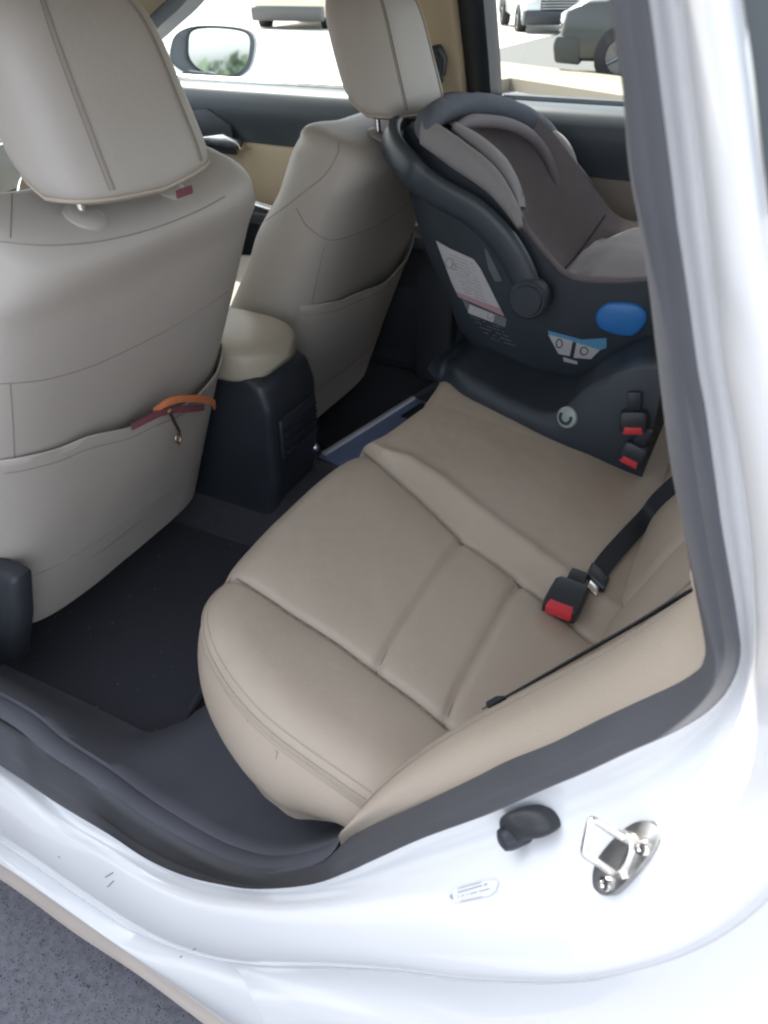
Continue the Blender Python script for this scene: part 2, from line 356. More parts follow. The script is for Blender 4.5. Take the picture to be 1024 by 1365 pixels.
# ------------------------------------------------------------------ the car
car = empty('white_car', (0, 0, 0), 'white sedan seen through its open rear door, with beige leather seats', 'car')
O = Vector()
NS = 200
R0 = [(-150, 885), (0, 962), (60, 1008), (122, 1049), (180, 1092), (244, 1132), (290, 1155), (342, 1169), (390, 1165), (430, 1152), (461, 1124), (541, 1087), (618, 1049), (663, 1026), (720, 1004), (780, 974), (840, 946), (899, 920), (928, 899), (940, 873), (937, 841), (925, 779), (910, 700), (893, 612), (876, 476), (866, 390), (854, 310), (839, 225), (829, 112), (812, 0), (795, -130)]
R1 = [(-150, 930), (0, 1020), (73, 1069), (146, 1113), (195, 1145), (244, 1167), (293, 1179), (342, 1185), (415, 1179), (460, 1164), (500, 1146), (560, 1119), (620, 1097), (660, 1082), (720, 1055), (780, 1030), (840, 1002), (899, 976), (943, 949), (972, 917), (987, 876), (984, 832), (972, 759), (962, 700), (951, 620), (940, 542), (931, 495), (915, 380), (903, 300), (897, 250), (878, 100), (865, 0), (843, -130)]
R2 = [(-150, 950), (0, 1038), (80, 1100), (146, 1140), (200, 1172), (260, 1196), (330, 1207), (400, 1208), (480, 1198), (560, 1182), (640, 1165), (699, 1150), (800, 1118), (887, 1084), (957, 1022), (992, 964), (1008, 876), (1007, 788), (998, 700), (985, 610), (965, 495), (950, 380), (937, 260), (920, 120), (905, 0), (884, -130)]
R3 = [(-150, 1040), (0, 1125), (100, 1192), (182, 1244), (264, 1274), (346, 1286), (428, 1287), (520, 1292), (640, 1305), (800, 1300), (950, 1240), (1060, 1120), (1100, 990), (1105, 870), (1080, 700), (1043, 495), (1012, 380), (994, 250), (977, 110), (960, 0), (939, -130)]
def rail(px, ys, n=NS):
    q = even([Vector((a, b, 0)) for a, b in [(p.x, p.y) for p in cr([(a, b, 0) for a, b in px], 600)]], n)
    return [Y(p.x, p.y, lin(ys, p.x) if not callable(ys) else ys(p.x, p.y)) for p in q]
r0 = rail(R0, lambda x, y: .135); r1 = rail(R1, lambda x, y: .095)
r2 = rail(R2, lambda x, y: .082 if y > 1000 else .07+.012*sstep(800, 1000, y))
r3 = rail(R3, lambda x, y: .065-.03*sstep(350, 900, x))
# ---- roof side and front of the opening, out of view: closes the loop
top0 = [r0[-1], Vector((.64, .16, 1.36)), Vector((.45, .20, 1.40)), Vector((.1, .22, 1.41)), Vector((-.12, .21, 1.38)), Vector((-.26, .17, 1.2)), Vector((-.33, .14, .9)), Vector((-.33, .135, .65)), Vector((-.28, .135, .53)), r0[0]]
up0 = cr(top0, 60)[1:-1]
def shift(P, d): return [p+d for p in P]
cen = Vector((.25, 0, .9))
def outset(P, k, dy):
    out = []
    for p in P:
        e = Vector((p.x-cen.x, 0, p.z-cen.z)).normalized(); out.append(Vector((p.x, p.y+dy, p.z))+e*k)
    return out
top1 = [r1[-1]]+outset(top0[1:-1], .03, -.04)+[r1[0]]; up1 = cr(top1, 60)[1:-1]
top2 = [r2[-1]]+outset(top0[1:-1], .05, -.055)+[r2[0]]; up2 = cr(top2, 60)[1:-1]
top3 = [r3[-1]]+outset(top0[1:-1], .11, -.08)+[r3[0]]; up3 = cr(top3, 60)[1:-1]
L0, L1, L2, L3 = r0+up0, r1+up1, r2+up2, r3+up3
# seal: a soft bulb profile with a shallow centre groove
b = MB(); rows = []
for a, c in zip(L0, L1):
    w_ = c-a; n = Vector((0, -1, 0)); row = [a+Vector((0, .014, 0))+w_.normalized()*.012]
    for k in range(13):
        t = k/12; h = .0045*math.sin(math.pi*t)**.6 + .0025*math.sin(math.pi*min(t/.55, 1)) - .002*math.exp(-((t-.58)/.06)**2)
        row.append(a+w_*t+n*h)
    row.append(c+(c-CAM).normalized()*.016); rows.append(row)
b.grid(rows, cu=True); seal = b.build('door_seal', RUBBER, car, O, angle=180)
tag(seal, 'wide dark grey rubber weatherstrip round the rear door opening')
# white jamb: channel beside the seal, rounded shoulder, outer land
b = MB(); rows = []
for a, c, d in zip(L1, L2, L3):
    a2 = a+(a-CAM).normalized()*.007; row = []
    dpt = Vector((0, .85, -.5)) if a.z < .8 else Vector((0, 1, 0))
    for k in range(7):
        t = k/6; row.append(a2.lerp(c, t)+dpt*(.012*math.sin(math.pi*t)**.8))
    for k in range(1, 13):
        t = k/12; row.append(c.lerp(d, t)+Vector((0, -.009*math.sin(math.pi*t)**.8, 0)))
    rows.append(row)
# the outer edge turns back towards the skin
for row, d in zip(rows, L3):
    e = Vector((d.x-cen.x, 0, d.z-cen.z)).normalized()
    fl = .25 if d.z > 1.0 else 1; row.append(d+e*.012*fl+Vector((0, .006, 0))); row.append(d+e*.016*fl+Vector((0, .03, 0)))
b.grid(rows, cu=True); jamb = b.build('door_jamb', WHITE, car, O, angle=180)
# rocker panel below the jamb
RK4 = [(-150, 1062), (0, 1150), (100, 1219), (165, 1266), (223, 1309), (285, 1352), (340, 1392), (420, 1450), (520, 1520), (620, 1590)]
RK5 = [(-150, 1082), (0, 1172), (100, 1244), (182, 1298), (264, 1359), (320, 1401), (380, 1446), (460, 1505), (560, 1575), (660, 1645)]
RKA = [(-150, 1038), (0, 1123), (100, 1190), (182, 1243), (264, 1277), (330, 1303), (380, 1335), (450, 1400), (540, 1480), (640, 1560)]
k3 = rail(RKA, lambda x, y: .068, 80); k4 = rail(RK4, lambda x, y: .048, 80); k5 = rail(RK5, lambda x, y: .043, 80)
b = MB(); rows = []
for a, c, d in zip(k3, k4, k5):
    row = [a+Vector((0, .035, .004)), a+Vector((0, .008, 0))]
    for k in range(1, 9):
        t = k/8; row.append(a.lerp(c, t)+Vector((0, -.010*math.sin(math.pi*t), .002*math.sin(math.pi*t))))
    row.append(c.lerp(d, .25)+Vector((0, .004, 0))); row.append(c.lerp(d, .5)+Vector((0, -.001, 0))); row.append(d); row.append(d+Vector((0, .03, -.012))); row.append(d+Vector((0, .3, -.02)))
    rows.append(row)
b.grid(rows)
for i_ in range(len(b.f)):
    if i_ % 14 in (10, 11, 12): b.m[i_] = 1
rocker = b.build('rocker_panel', [WHITE, mat('ground_reflect_lip', (.50, .44, .39), .5, var=.12, vscale=12)], car, O, angle=60)  # tan slot paints the ground's reflection into the lower lip
JB = bvh(jamb); JR = bvh(jamb, rocker)
# lower rear jamb / wheel-arch side below the step crease
b = MB(); W0 = [(300, 1284), (346, 1290), (428, 1292), (520, 1297), (640, 1310), (800, 1306), (950, 1246), (1060, 1125)]
W1 = [(330, 1318), (375, 1330), (440, 1345), (540, 1375), (680, 1420), (880, 1440), (1080, 1380), (1200, 1200)]
W2 = [(400, 1420), (440, 1440), (520, 1480), (640, 1540), (800, 1600), (1000, 1640), (1250, 1600), (1400, 1300)]
q0 = rail(W0, lambda x, y: .070-.03*sstep(350, 900, x), 80); q1 = rail(W1, lambda x, y: .052-.03*sstep(350, 900, x), 80); q2 = rail(W2, lambda x, y: .03-.02*sstep(350, 900, x), 80)
rows = []
for a, c, d in zip(q0, q1, q2):
    row = [a+Vector((0, .025, .01)), a]
    for k in range(1, 9):
        t = k/8; row.append(a.lerp(c, t)+Vector((0, .006*math.sin(math.pi*t), 0)))
    for k in range(1, 7): row.append(c.lerp(d, k/6)+Vector((0, -.006*math.sin(math.pi*k/6), 0)))
    rows.append(row)
b.grid(rows); b.build('rear_quarter_panel', WHITE, car, O, angle=60)
# rear window glass and trim behind the pillar
b = MB(); eA = r3[-34:]; rows = []
for p_ in eA:
    rows.append([p_+Vector((.0045, .014, .0)), p_+Vector((.02, .018, .003)), p_+Vector((.09, .03, .006)), p_+Vector((.20, .10, .008)), p_+Vector((.34, .26, .0))])
b.grid(rows); b.build('rear_window', mat('grey_rear_glass', (.085, .095, .10), .35, var=.35, vscale=9, spec=.25), car, O, angle=180)

# ------------------------------------------------------------------ floor, sill trim
def zs(x): return smooth([(-.5, .45), (-.05, .437), (.25, .378), (.36, .378), (.45, .43), (.6, .60)], x)
b = MB(); rows = []
for i, a in enumerate(r0[:int(NS*.305)]):
    wide = sstep(.10, .22, a.x); f = Vector((a.x, .31+.20*wide, .283))
    row = [a+Vector((0, .004, .002)), a+Vector((0, .012, .004)), a+Vector((0, .03, .001)), a+Vector((0, .034, -.005)), a+Vector((0, .038, -.003))]
    e0 = row[-1]; z1 = max(.30, e0.z-.10)
    m1 = Vector((a.x, .215+.03*wide, e0.z-.03-.02*wide)); m2 = Vector((a.x, .25+.06*wide, .31+.4*max(0, e0.z-.44))); 
    for k in range(1, 11):
        t = k/10; c1 = e0.lerp(m1, t); c2 = m1.lerp(m2, t); c3 = m2.lerp(f, t); row.append(c1.lerp(c2, t).lerp(c2.lerp(c3, t), t))
    rows.append(row)
b.grid(rows); silltrim = b.build('sill_trim', SILL, car, O, angle=60)
b = MB(); rows = []
for x in [-.95, -.6, -.4, -.2, 0, .2, .4, .75]:
    row = []
    for k in range(41):
        y = .24+1.42*k/40; z = .272+.10*math.exp(-((y-.93)/.15)**4); row.append(Vector((x, y, z)))
    rows.append(row)
b.grid(rows); b.build('floor_carpet', CARPET, car, O, angle=180)
b = MB(); b.grid([[Vector((x, 1.66, z)) for z in (.27, .5, .9)] for x in (-.95, .2, .9)]); b.build('far_sill_panel', DARK, car, O)

# ------------------------------------------------------------------ rear bench cushion
outl = [Vector(p) for p in [(.80, .160, 0), (.70, .163, 0), (.62, .170, 0), (.546, .179, 0), (.495, .186, 0), (.436, .196, 0), (.383, .212, 0), (.334, .236, 0), (.289, .268, 0), (.255, .312, 0), (.239, .37, 0), (.236, .44, 0), (.236, .55, 0), (.239, .66, 0), (.252, .74, 0), (.272, .81, 0), (.284, .93, 0)]]
oc = even(cr(outl, 300), 240)
def xfront(y):
    for p, q in zip(oc, oc[1:]):
        if p.y <= y <= q.y: return p.x+(q.x-p.x)*(y-p.y)/max(q.y-p.y, 1e-9)
    return oc[-1].x if y > .9 else .8
def mir(y): return y if y <= .93 else 1.86-y
lA = [Z(x, y, .605) for x, y in [(296, 768), (330, 783), (400, 823), (450, 850), (500, 881), (550, 912), (590, 940), (630, 968), (660, 990)]]
lB = [Z(x, y, .605) for x, y in [(470, 598), (490, 612), (520, 635), (560, 664), (622, 714), (660, 735), (697, 757), (740, 782), (790, 815)]]
lC = [Z(x, y, .625) for x, y in [(470, 592), (490, 602), (515, 607), (545, 613), (590, 634), (640, 670), (700, 703), (760, 735), (830, 772)]]
def ycurve(L):
    L = sorted(L, key=lambda p: p.x); T = [(p.x, p.y) for p in L]
    return lambda x: lin(T, x)
yA, yB, yC = ycurve(lA), ycurve(lB), ycurve(lC)
xs_, xt_ = .497, .600
def groove(d, wd): return math.exp(-(d/wd)**2)
cache = {}
from mathutils.kdtree import KDTree
kd = KDTree(len(oc))
for i, p in enumerate(oc): kd.insert(p, i)
kd.balance()
def odist(x, y):
    q = Vector((x, y, 0)); _, i, d0 = kd.find(q); m_ = d0
    for k in (i-1, i):
        if 0 <= k < len(oc)-1:
            a, c = oc[k], oc[k+1]; e = c-a; t = min(max((q-a).dot(e)/max(e.length_squared, 1e-12), 0), 1); m_ = min(m_, (q-a-e*t).length)
    return m_
def cush(x, y):
    """height of the cushion top"""
    ym = mir(y); z = .622-.118*(x-.24)-.09*max(0, x-.6)
    a, b_, c_ = yA(x), yB(x), yC(x)
    # outer bolster, centre panel, slope up to the centre hump
    if ym < a: z += .014*math.sin(min((a-ym)/.10, 1)*math.pi/2)
    elif ym < b_:
        t = (ym-a)/(b_-a); z += .010*(1-(2*t-1)**4)*.9
        for xa, xb in ((.2, xs_), (xs_, xt_), (xt_, .72)):
            if xa <= x < xb: z += .002*(1-abs(2*(x-xa)/(xb-xa)-1)**3)
    else:
        up = sstep(0, max(c_-b_, .012), ym-b_); z += .020*up
        z += .004*math.exp(-((ym-c_)/.012)**2)
        z -= .012*sstep(.0, .4, ym-c_)
    gd = .0065
    if a-.02 < ym < b_+.02: 
        z -= gd*groove(ym-a, .0042)+.0018*groove(ym-a, .014)
        z -= gd*groove(ym-b_, .0042)+.002*groove(ym-b_, .010)
        if a < ym < b_: z -= gd*(groove(x-xs_, .0038)+groove(x-xt_, .0038))+.001*(groove(x-xs_, .010)+groove(x-xt_, .010))
    else: z -= gd*groove(ym-a, .0042)+.0018*groove(ym-a, .014)
    # faint wrinkles
    z += .0022*noise.noise(Vector((x*9, y*7, 1.3)))+.0012*noise.noise(Vector((x*22+y*9, y*16, 4.3)))+.0005*noise.noise(Vector((x*70, y*34, 7.7)))
    return z
RR = .055
def lip(d):
    if d >= RR: return 0
    return RR*.72-math.sqrt(max(RR*RR-(RR-d)**2, 0))*.72
b = MB(); ycols = []
y = .1632
while y < 1.697:
    ym = mir(y); ycols.append(y); y += (.0009 if ym < .2 else .0018) if ym < .30 else (.0034 if y < .99 else .02)
NX = 150
rows = []
for y in ycols:
    xf = xfront(max(mir(y), .1601)); row = []
    xb = .80
    for k in range(NX):
        t = k/(NX-1); t = t**2.2*.75+t**1.2*.25; x = xf+(xb-xf)*t
        row.append(Vector((x, y, cush(x, y)-lip(odist(x, mir(y)) if k else 0) if (x < .72) else cush(.72, y)-(x-.72)*.3)))
    rows.append(row)
b.grid(rows)
# skirt below the piping
front = [r[0] for r in rows]
sk = []
for i, p in enumerate(front):
    k0, k1 = max(i-6, 0), min(i+6, len(front)-1)
    t = front[k1]-front[k0]; t.z = 0; n = Vector((-t.y, t.x, 0)).normalized()
    if n.x > 0: n = -n
    zb = smooth([(.3, .395), (.375, .405), (.425, .418), (.48, .438), (.53, .458), (.62, .475)], p.x)
    und = smooth([(.3, .015), (.45, .010), (.50, .025), (.55, .038)], p.x)
    row = [p]
    for k in range(1, 15):
        s_ = k/14; z = p.z+(zb-p.z)*s_; bul = .016*math.sin(math.pi*min(s_*1.15, 1))**.8-und*s_**1.6
        row.append(Vector((p.x, p.y, z))+n*bul+Vector((0, 0, .001*noise.noise(Vector((p.x*20, p.y*20, s_*3))))))
    sk.append(row)
b.grid(sk)
bench = b.build('rear_seat_cushion', LEA, car, O, angle=180)
tag(bench, 'beige leather rear bench cushion with stitched panels')
# piping and two stitch rows along the rounded edge
b = MB(); BT = bvh(bench)
on_ = []
for i, p in enumerate(oc):
    t = oc[min(i+4, len(oc)-1)]-oc[max(i-4, 0)]; n = Vector((t.y, -t.x, 0)).normalized(); n = n if n.x > 0 or n.y > 0 else -n
    on_.append(n)
def edge(d):
    P = []
    for p, n in list(zip(oc, on_))[18:]:
        q = p+n*d; h = BT.ray_cast(Vector((q.x, q.y, 1.0)), Vector((0, 0, -1)))
        if h[0]: P.append(h[0])
    for _ in range(3): P = [P[0]]+[(P[k-1]+P[k]*2+P[k+1])/4 for k in range(1, len(P)-1)]+[P[-1]]
    return P
b.tube(edge(.0035), .0022, 6); b.tube(edge(.0105), .0010, 5); b.tube(edge(.0016)[:], .0012, 5)
b.build('piping', PIPE, bench, O)
for fn in (yA, yB): 
    b = MB(); b.tube([Vector((x, fn(x), cush(x, fn(x))+.0002)) for x in [.262+.43*k/90 for k in range(91)]], .0014, 5); b.build('seat_seam', SEAM, bench, O)
for x in (xs_, xt_):
    b = MB(); ya, yb = yA(x), yB(x); b.tube([Vector((x, ya+(yb-ya)*k/60, cush(x, ya+(yb-ya)*k/60)+.0002)) for k in range(61)], .0013, 5); b.build('seat_seam', SEAM, bench, O)
BB = bvh(bench)
for q in (((328, 948), (331, 962)), ((336, 950), (334, 957)), ((367, 1000), (371, 1004)), ((370, 1001), (368, 1012))):
    a_, c_ = hit(BB, *q[0], .0002), hit(BB, *q[1], .0002)
    if a_ and c_: b = MB(); b.tube([a_[0], c_[0]], .00045, 5); b.build('scuff_mark', SCUFF, bench, O)

# ------------------------------------------------------------------ rear backrest
def back(y, s):
    """s: height up the backrest from the cushion"""
    ym = mir(y); bol = .018*math.sin(max(0, min((.47-ym)/.2, 1))*math.pi/2)
    c = .008*math.exp(-((ym-.60)/.012)**2)+.006*math.exp(-((ym-.40)/.006)**2)
    x = .705+.40*s-bol+c+.05*math.exp(-(s/.05)**2)*0+.004*noise.noise(Vector((y*7, s*8, 2)))
    if s < .06: x += .035*(1-s/.06)**2
    return Vector((x, y, .50+s))
b = MB(); b.grid([[back(.20+1.46*j/150, .62*i/60) for j in range(151)] for i in range(61)])
backr = b.build('rear_backrest', LEA, car, O, angle=180)
b = MB()
for yy in (.47,): b.tube([back(yy-.10*(k/20)**1.2, .02+.55*k/20)+Vector((-.0005, 0, 0)) for k in range(21)], .0018, 5)
b.build('backrest_seam', SEAM, backr, O)
BK = bvh(backr)
# ------------------------------------------------------------------ side bolster pad between backrest and door seal
sa = [(455, 1130, .148), (541, 1094, .148), (618, 1056, .148), (700, 1019, .148), (780, 982, .148), (860, 945, .148), (925, 908, .148), (947, 870, .148), (942, 810, .148), (927, 740, .148)]
sb = [(474, 1095, .150), (500, 1055, .170), (545, 1012, .20), (610, 968, .225), (680, 930, .245), (760, 888, .26), (830, 849, .27), (880, 817, .275), (925, 790, .28), (990, 750, .285)]
A_ = [Y(*p) for p in cr(sa, 80)] if False else [Y(p.x, p.y, p.z) for p in cr(sa, 80)]
B_ = [Y(p.x, p.y, p.z) for p in cr(sb, 80)]
b = MB(); rows = []
for i, (a, c) in enumerate(zip(A_, B_)):
    row = [a+Vector((.0, .02, -.03)), a+Vector((0, .006, -.006))]
    nrm = Vector((-.35, -.75, .55)).normalized()
    wob = .0015*noise.noise(Vector((i*.07, 0, 3)))
    for k in range(1, 17):
        t = k/16; row.append(a.lerp(c, t)+nrm*(.016*math.sin(math.pi*t**1.5)**.9+wob*math.sin(math.pi*t)))
    row.append(c+Vector((.006, .016, -.006))); row.append(c+Vector((.02, .035, -.03))); row.append(c+Vector((.05, .05, -.08)))
    rows.append(row)
b.grid(rows); bol = b.build('side_bolster', LEA, car, O, angle=180)
b = MB(); b.tube([r_[15]+Vector((0, -.001, .0005)) for r_ in rows[6:70]], .0012, 5); b.build('bolster_seam', SEAM, bol, O)

# ------------------------------------------------------------------ belts and buckles on the bench
def web(name, P, wvec, wd, label=None):
    P = [Vector(p) for p in P]; n = len(P); W_ = [Vector(w_) for w_ in cr(wvec, n)] if isinstance(wvec, list) else [Vector(wvec)]*n
    b = MB(); b.strip([p-w_.normalized()*wd/2 for p, w_ in zip(P, W_)], [p+w_.normalized()*wd/2 for p, w_ in zip(P, W_)], .0014, sub=4)
    o = b.build(name, BELT, car, O, angle=50); 
    if label: tag(o, label)
    return o
BBK = bvh(bench, backr)
hb = [(hit(BBK, x, y, .008) or (Vector(onp(x, y, (1, 0, -.4), (.70, 0, .50))),)) for x, y in [(792, 778), (803, 757), (830, 725), (858, 694), (884, 672), (912, 648), (950, 622)]]
P = cr([h[0] for h in hb], 40)
wv_ = []
for i in range(0, 40, 8):
    t = P[min(i+1, 39)]-P[i-1 if i else 0]; wv_.append(((P[i]-CAM).normalized().cross(t.normalized())).normalized()*.8+Vector((0, -.45 if ((P[i]-CAM).cross(t)).y < 0 else .45, 0)))
lap = web('seat_belt', P, wv_, .031, 'black lap belt lying along the middle of the rear backrest')
t_ = (P[4]-P[0]).normalized(); w_ = wv_[0].normalized(); n_ = t_.cross(w_).normalized(); m3 = Matrix((t_, w_, n_)).transposed()
b = MB(); b.box(P[1], (.030, .036, .012), .004, rot=m3); b.build('belt_tongue', BLACK, lap, O, angle=50)
b = MB(); b.box(P[0]-t_*.018, (.022, .018, .003), .001, rot=m3); b.build('tongue_plate', CHROME, lap, O, angle=50)
sbp = cr([Y(658, 938, .288), Y(720, 904, .292), Y(790, 864, .296), Y(860, 824, .30), Y(915, 790, .302), Y(985, 750, .30)], 40)
sb2 = web('seat_belt', sbp, [Vector((.30, .85, -.34)), Vector((.34, .82, -.30)), Vector((.36, .80, -.22)), Vector((.40, .80, -.12))], .042, 'thin edge-on black shoulder belt beside the side bolster')
b = MB(); c = sbp[0]; t_ = (sbp[3]-sbp[0]).normalized()
b.tube([c-t_*.008, c-t_*.004, c+t_*.008, c+t_*.016], [.003, .0075, .0075, .004], 10, flat=.7); b.build('belt_anchor', BLACK, sb2, O)
def buckle(px_base, px_tip, lift, wd, ln, label=None, red=True, tree=BB, thick=.024, n_over=None):
    """belt buckle: black housing lying on the cushion, red press button set in its end"""
    h0 = hit(tree, *px_base, lift) or (Y(*px_base, 1.0), Vector((0, -.7, .7))); h1 = hit(tree, *px_tip, lift) or (Y(*px_tip, 1.0), Vector((0, -.7, .7)))
    c0, c1 = h0[0], h1[0]; d = (c1-c0).normalized(); n = Vector(n_over) if n_over else h0[1]; n = (n-d*n.dot(d)).normalized(); s_ = d.cross(n)
    c1 = c0+d*ln
    rows = []
    for t, k in ((0, .80), (.10, .95), (.5, 1), (.9, 1), (1, .93)):
        p = c0.lerp(c1, t); w2, h2 = wd/2*k, thick/2*k; r_ = []
        for j in range(24):
            a = 2*math.pi*j/24; r_.append(p+s_*w2*sp(math.cos(a), .35)+n*h2*sp(math.sin(a), .35))
        rows.append(r_)
    b = MB(); b.grid(rows, cv=True, capa=True, capb=True); o = b.build('belt_buckle', BLACK, car, O, angle=50)
    if label: tag(o, label)
    m3 = Matrix((d, s_, n)).transposed()
    b = MB(); b.box(c1-d*.004+n*(thick*.14), (.016, wd*.74, thick*.72), .003, rot=m3); b.build('release_button', REDB, o, O)
    b = MB(); b.box(c0-d*.014-n*.004, (.034, wd*.5, .008), .002, rot=m3); b.build('buckle_stalk', BLACK, o, O)
    return o
buckle((764, 784), (740, 824), .012, .050, .056, 'black belt buckle with red button lying on the beige cushion')

# ------------------------------------------------------------------ front seats
def xr(z, tilt=.36, x0=.108): return x0-tilt*(1.06-z)-.012*math.sin(math.pi*min(max((z-.4)/.66, 0), 1))
def front_seat(yc, dx, label, seams, pocket_px, hx, dz, wtab, hz, side_tag=False):
    W = lambda z: smooth(wtab, z); D_ = (0, 0, dz)
    def dep(z): return smooth([(.36, .12), (.6, .105), (.85, .085), (1.0, .07), (1.06, .064)], z)
    zl = [.385+.640*k/50 for k in range(51)]
    rows = []
    SEG = 96
    def ring(z, w_, d_, xc):
        r_ = []
        for j in range(SEG):
            a = 2*math.pi*j/SEG; c_, s_ = math.cos(a), math.sin(a)
            y = w_*sp(c_, .42); x = d_*sp(s_, .62)
            if x < 0: x *= 1+.55*sstep(.45, .95, abs(y)/w_)      # side bolsters stand forward
            r_.append(Vector((xc+x+dx, yc+y, z-.34*x*sstep(.94, 1.03, z))))
        return r_
    for z in zl: rows.append(ring(z, W(z), dep(z), xr(z)-dep(z)))
    zt, wt, dt, xt = 1.026, W(1.026), dep(1.026), xr(1.026)-dep(1.026)
    for k in range(1, 11):
        a = k/10*math.pi/2; z = zt+.032*math.sin(a); f = max(math.cos(a), .02)
        rows.append(ring(z, wt-.050*(1-f**.7), max(dt*f**.5, .004), xt))
    b = MB(); b.grid(rows, cv=True, capa=True, capb=True).move(D_)
    seat = b.build('front_seat', LEAG, car, O, angle=180); tag(seat, label)
    T = bvh(seat)
    # stitched seams: grooves drawn as dark sunk cords lying in the cover
    b = MB(); ok = False
    for pts in seams:
        P = trace(T, pts, 46, -.0004)
        if len(P) > 4: b.tube(P, .0012, 5, caps=True); ok = True
    if ok: b.build('seat_seam', SEAM, seat, O)
    # map pocket: a sheet standing off the lower back
    def surf(y, z):
        w_, d_ = W(z), dep(z); q = min(abs(y-yc)/w_, .985)
        c_ = q**(1/.42); s_ = math.sqrt(max(1-c_*c_, 0)); return xr(z)-d_+d_*s_**.62+dx
    yl, yr_ = yc-W(.6)*.985, yc+W(.6)*.975
    topz = pocket_px
    b = MB(); rows = []
    for i in range(61):
        u = i/60; y = yl+(yr_-yl)*u; zt_ = smooth(topz, u); zb = .385; row = []
        for k in range(31):
            v = k/30; z = zb+(zt_-zb)*v
            stand = .006+.028*math.sin(math.pi*u)**.9*v**1.25*(.35+.65*sstep(.1, .6, u))
            stand += .0015*noise.noise(Vector((u*6, v*5, yc)))
            row.append(Vector((surf(y, z)+stand, y, z)))
        # hem turns in
        p = row[-1]; row.append(p+Vector((-.0016, 0, .002))); row.append(p+Vector((-.0034, 0, 0))); row.append(Vector((row[20].x-.005, p.y, row[20].z)))
        rows.append(row)
    b.grid(rows); b.tube([r_[28].lerp(r_[29], .2)+Vector((.0002, 0, 0)) for r_ in rows[1:-1]], .0009, 5, mi=1); b.tube([r_[10]+Vector((-.0001, 0, 0)) for r_ in rows[1:-1]], .0014, 5, mi=1)
    b.move(D_); pk = b.build('seat_pocket', [LEAG, SEAM], seat, O, angle=60)
    # headrest
    b = MB(); rows = []; hy = yc+hx
    HN = 40
    for k in range(27):
        t = k/26; z = 1.052+.235*t
        f = (1-abs(2*t-1)**(9.0 if t < .5 else 3.6)); f = max(f, 0)**.5
        w_ = (.134-.022*t)*(.78+.22*f) if t < .5 else (.134-.022*t)*max(f, .05)
        d_ = (.066-.004*t)*(.72+.28*f) if t < .5 else (.066-.004*t)*max(f, .05)
        xc = .060-.30*(z-1.05)
        r_ = []
        for j in range(64):
            a = 2*math.pi*j/64; c_, s_ = math.cos(a), math.sin(a)
            y = w_*sp(c_, .52); x = d_*sp(s_, .66)
            zz = z+(.04*(1-t)**2*max(0, -(x)/.066)) + .012*(1-t)**3*(abs(y)/.128)
            r_.append(Vector((xc+x+dx, hy+y, zz)))
        rows.append(r_)
    rows = [[p+Vector((0, 0, dz+hz)) for p in r_] for r_ in rows]
    b.grid(rows, cv=True, capa=True, capb=True)
    hr = b.build('headrest', LEAG, seat, O, angle=180)
    # headrest seams: the two edges between back and sides, and the bottom piping
    b = MB()
    for sgn in (-1, 1):
        j = 20 if sgn < 0 else 12
        for o_ in (-.0, ):
            P = [rows[k][j]+Vector((.0004, sgn*.0002, 0)) for k in range(2, 26)]; b.tube(P, .0017, 5)
            P = [rows[k][j+(1 if sgn < 0 else -1)].lerp(rows[k][j], .4)+Vector((.0003, sgn*.0003, 0)) for k in range(2, 26)]; b.tube(P, .0008, 5)
    b.tube([p+Vector((0, 0, -.001)) for p in rows[1]], .0028, 6, closed=True, mi=1)
    b.build('headrest_seam', [SEAM, PIPE], hr, O)
    if side_tag:
        b = MB(); c = hit(bvh(hr), 240, 243, .004); c = c[0] if c else Vector((.1, .66, 1.07)); b.box(c+Vector((.002, 0, -.008)), (.004, .030, .010), .0015); b.build('care_tag', MAROON, hr, O)
    for s_ in (-.075, .075):
        xb = .056+dx
        b = MB(); b.tube([Vector((xb, hy+s_, .98+dz)), Vector((xb-.002, hy+s_, 1.04+dz)), Vector((xb-.008, hy+s_, 1.10+dz))], .0058, 12); b.build('headrest_post', CHROME, seat, O)
        zt_ = T.ray_cast(Vector((xb, hy+s_, 1.3)), Vector((0, 0, -1)))
        ztop = zt_[0].z if zt_[0] else 1.05
        b = MB(); b.lathe([(.0, .007), (.011, .007), (.018, .0055), (.024, .002), (.026, -.004), (.026, -.012)], Vector((xb, hy+s_, ztop)), zt_[1] if zt_[0] else (0, 0, 1), 24)
        b.build('post_bezel', LEAG, seat, O)
    # cushion and plastic base
    b = MB(); rows = []
    for k in range(24):
        t = k/23; x = -.66+.56*t; r_ = []
        for j in range(40):
            a = 2*math.pi*j/40; yv = .25*sp(math.cos(a), .4); zv = .075*sp(math.sin(a), .55)
            if zv > 0: zv += .03*sstep(.6, .95, abs(yv)/.265)
            f = math.sin(math.pi*min(max(t, .02), .98))**.25
            r_.append(Vector((x+dx, yc+yv*f, .50+.05*(1-t)+zv*f)))
        rows.append(r_)
    b.grid(rows, cv=True, capa=True, capb=True); b.build('seat_cushion', LEAG, seat, O, angle=180)
    b = MB(); b.prism([(-.60+dx, .32), (-.34+dx, .32), (-.29+dx, .38), (-.27+dx, .46), (-.58+dx, .46)], 1, yc-.25, yc+.25, .02); b.build('seat_base', DARK, seat, O)
    for s_ in (-.2, .2):
        b = MB(); b.box((-.46+dx, yc+s_, .295), (.34, .05, .035), .008); b.build('seat_rail', BLACK, seat, O)
    return seat, T, pk, hr
seamsD = [[(-20, 318), (0, 322), (60, 327), (130, 322), (200, 306), (260, 283), (300, 262)],
          [(-20, 512), (10, 511), (60, 506), (120, 489), (180, 462), (230, 436), (275, 408), (305, 388)],
          [(14, 512), (18, 570), (21, 640), (25, 720), (32, 800)],
          [(16, 258), (15, 290), (14, 318)]]
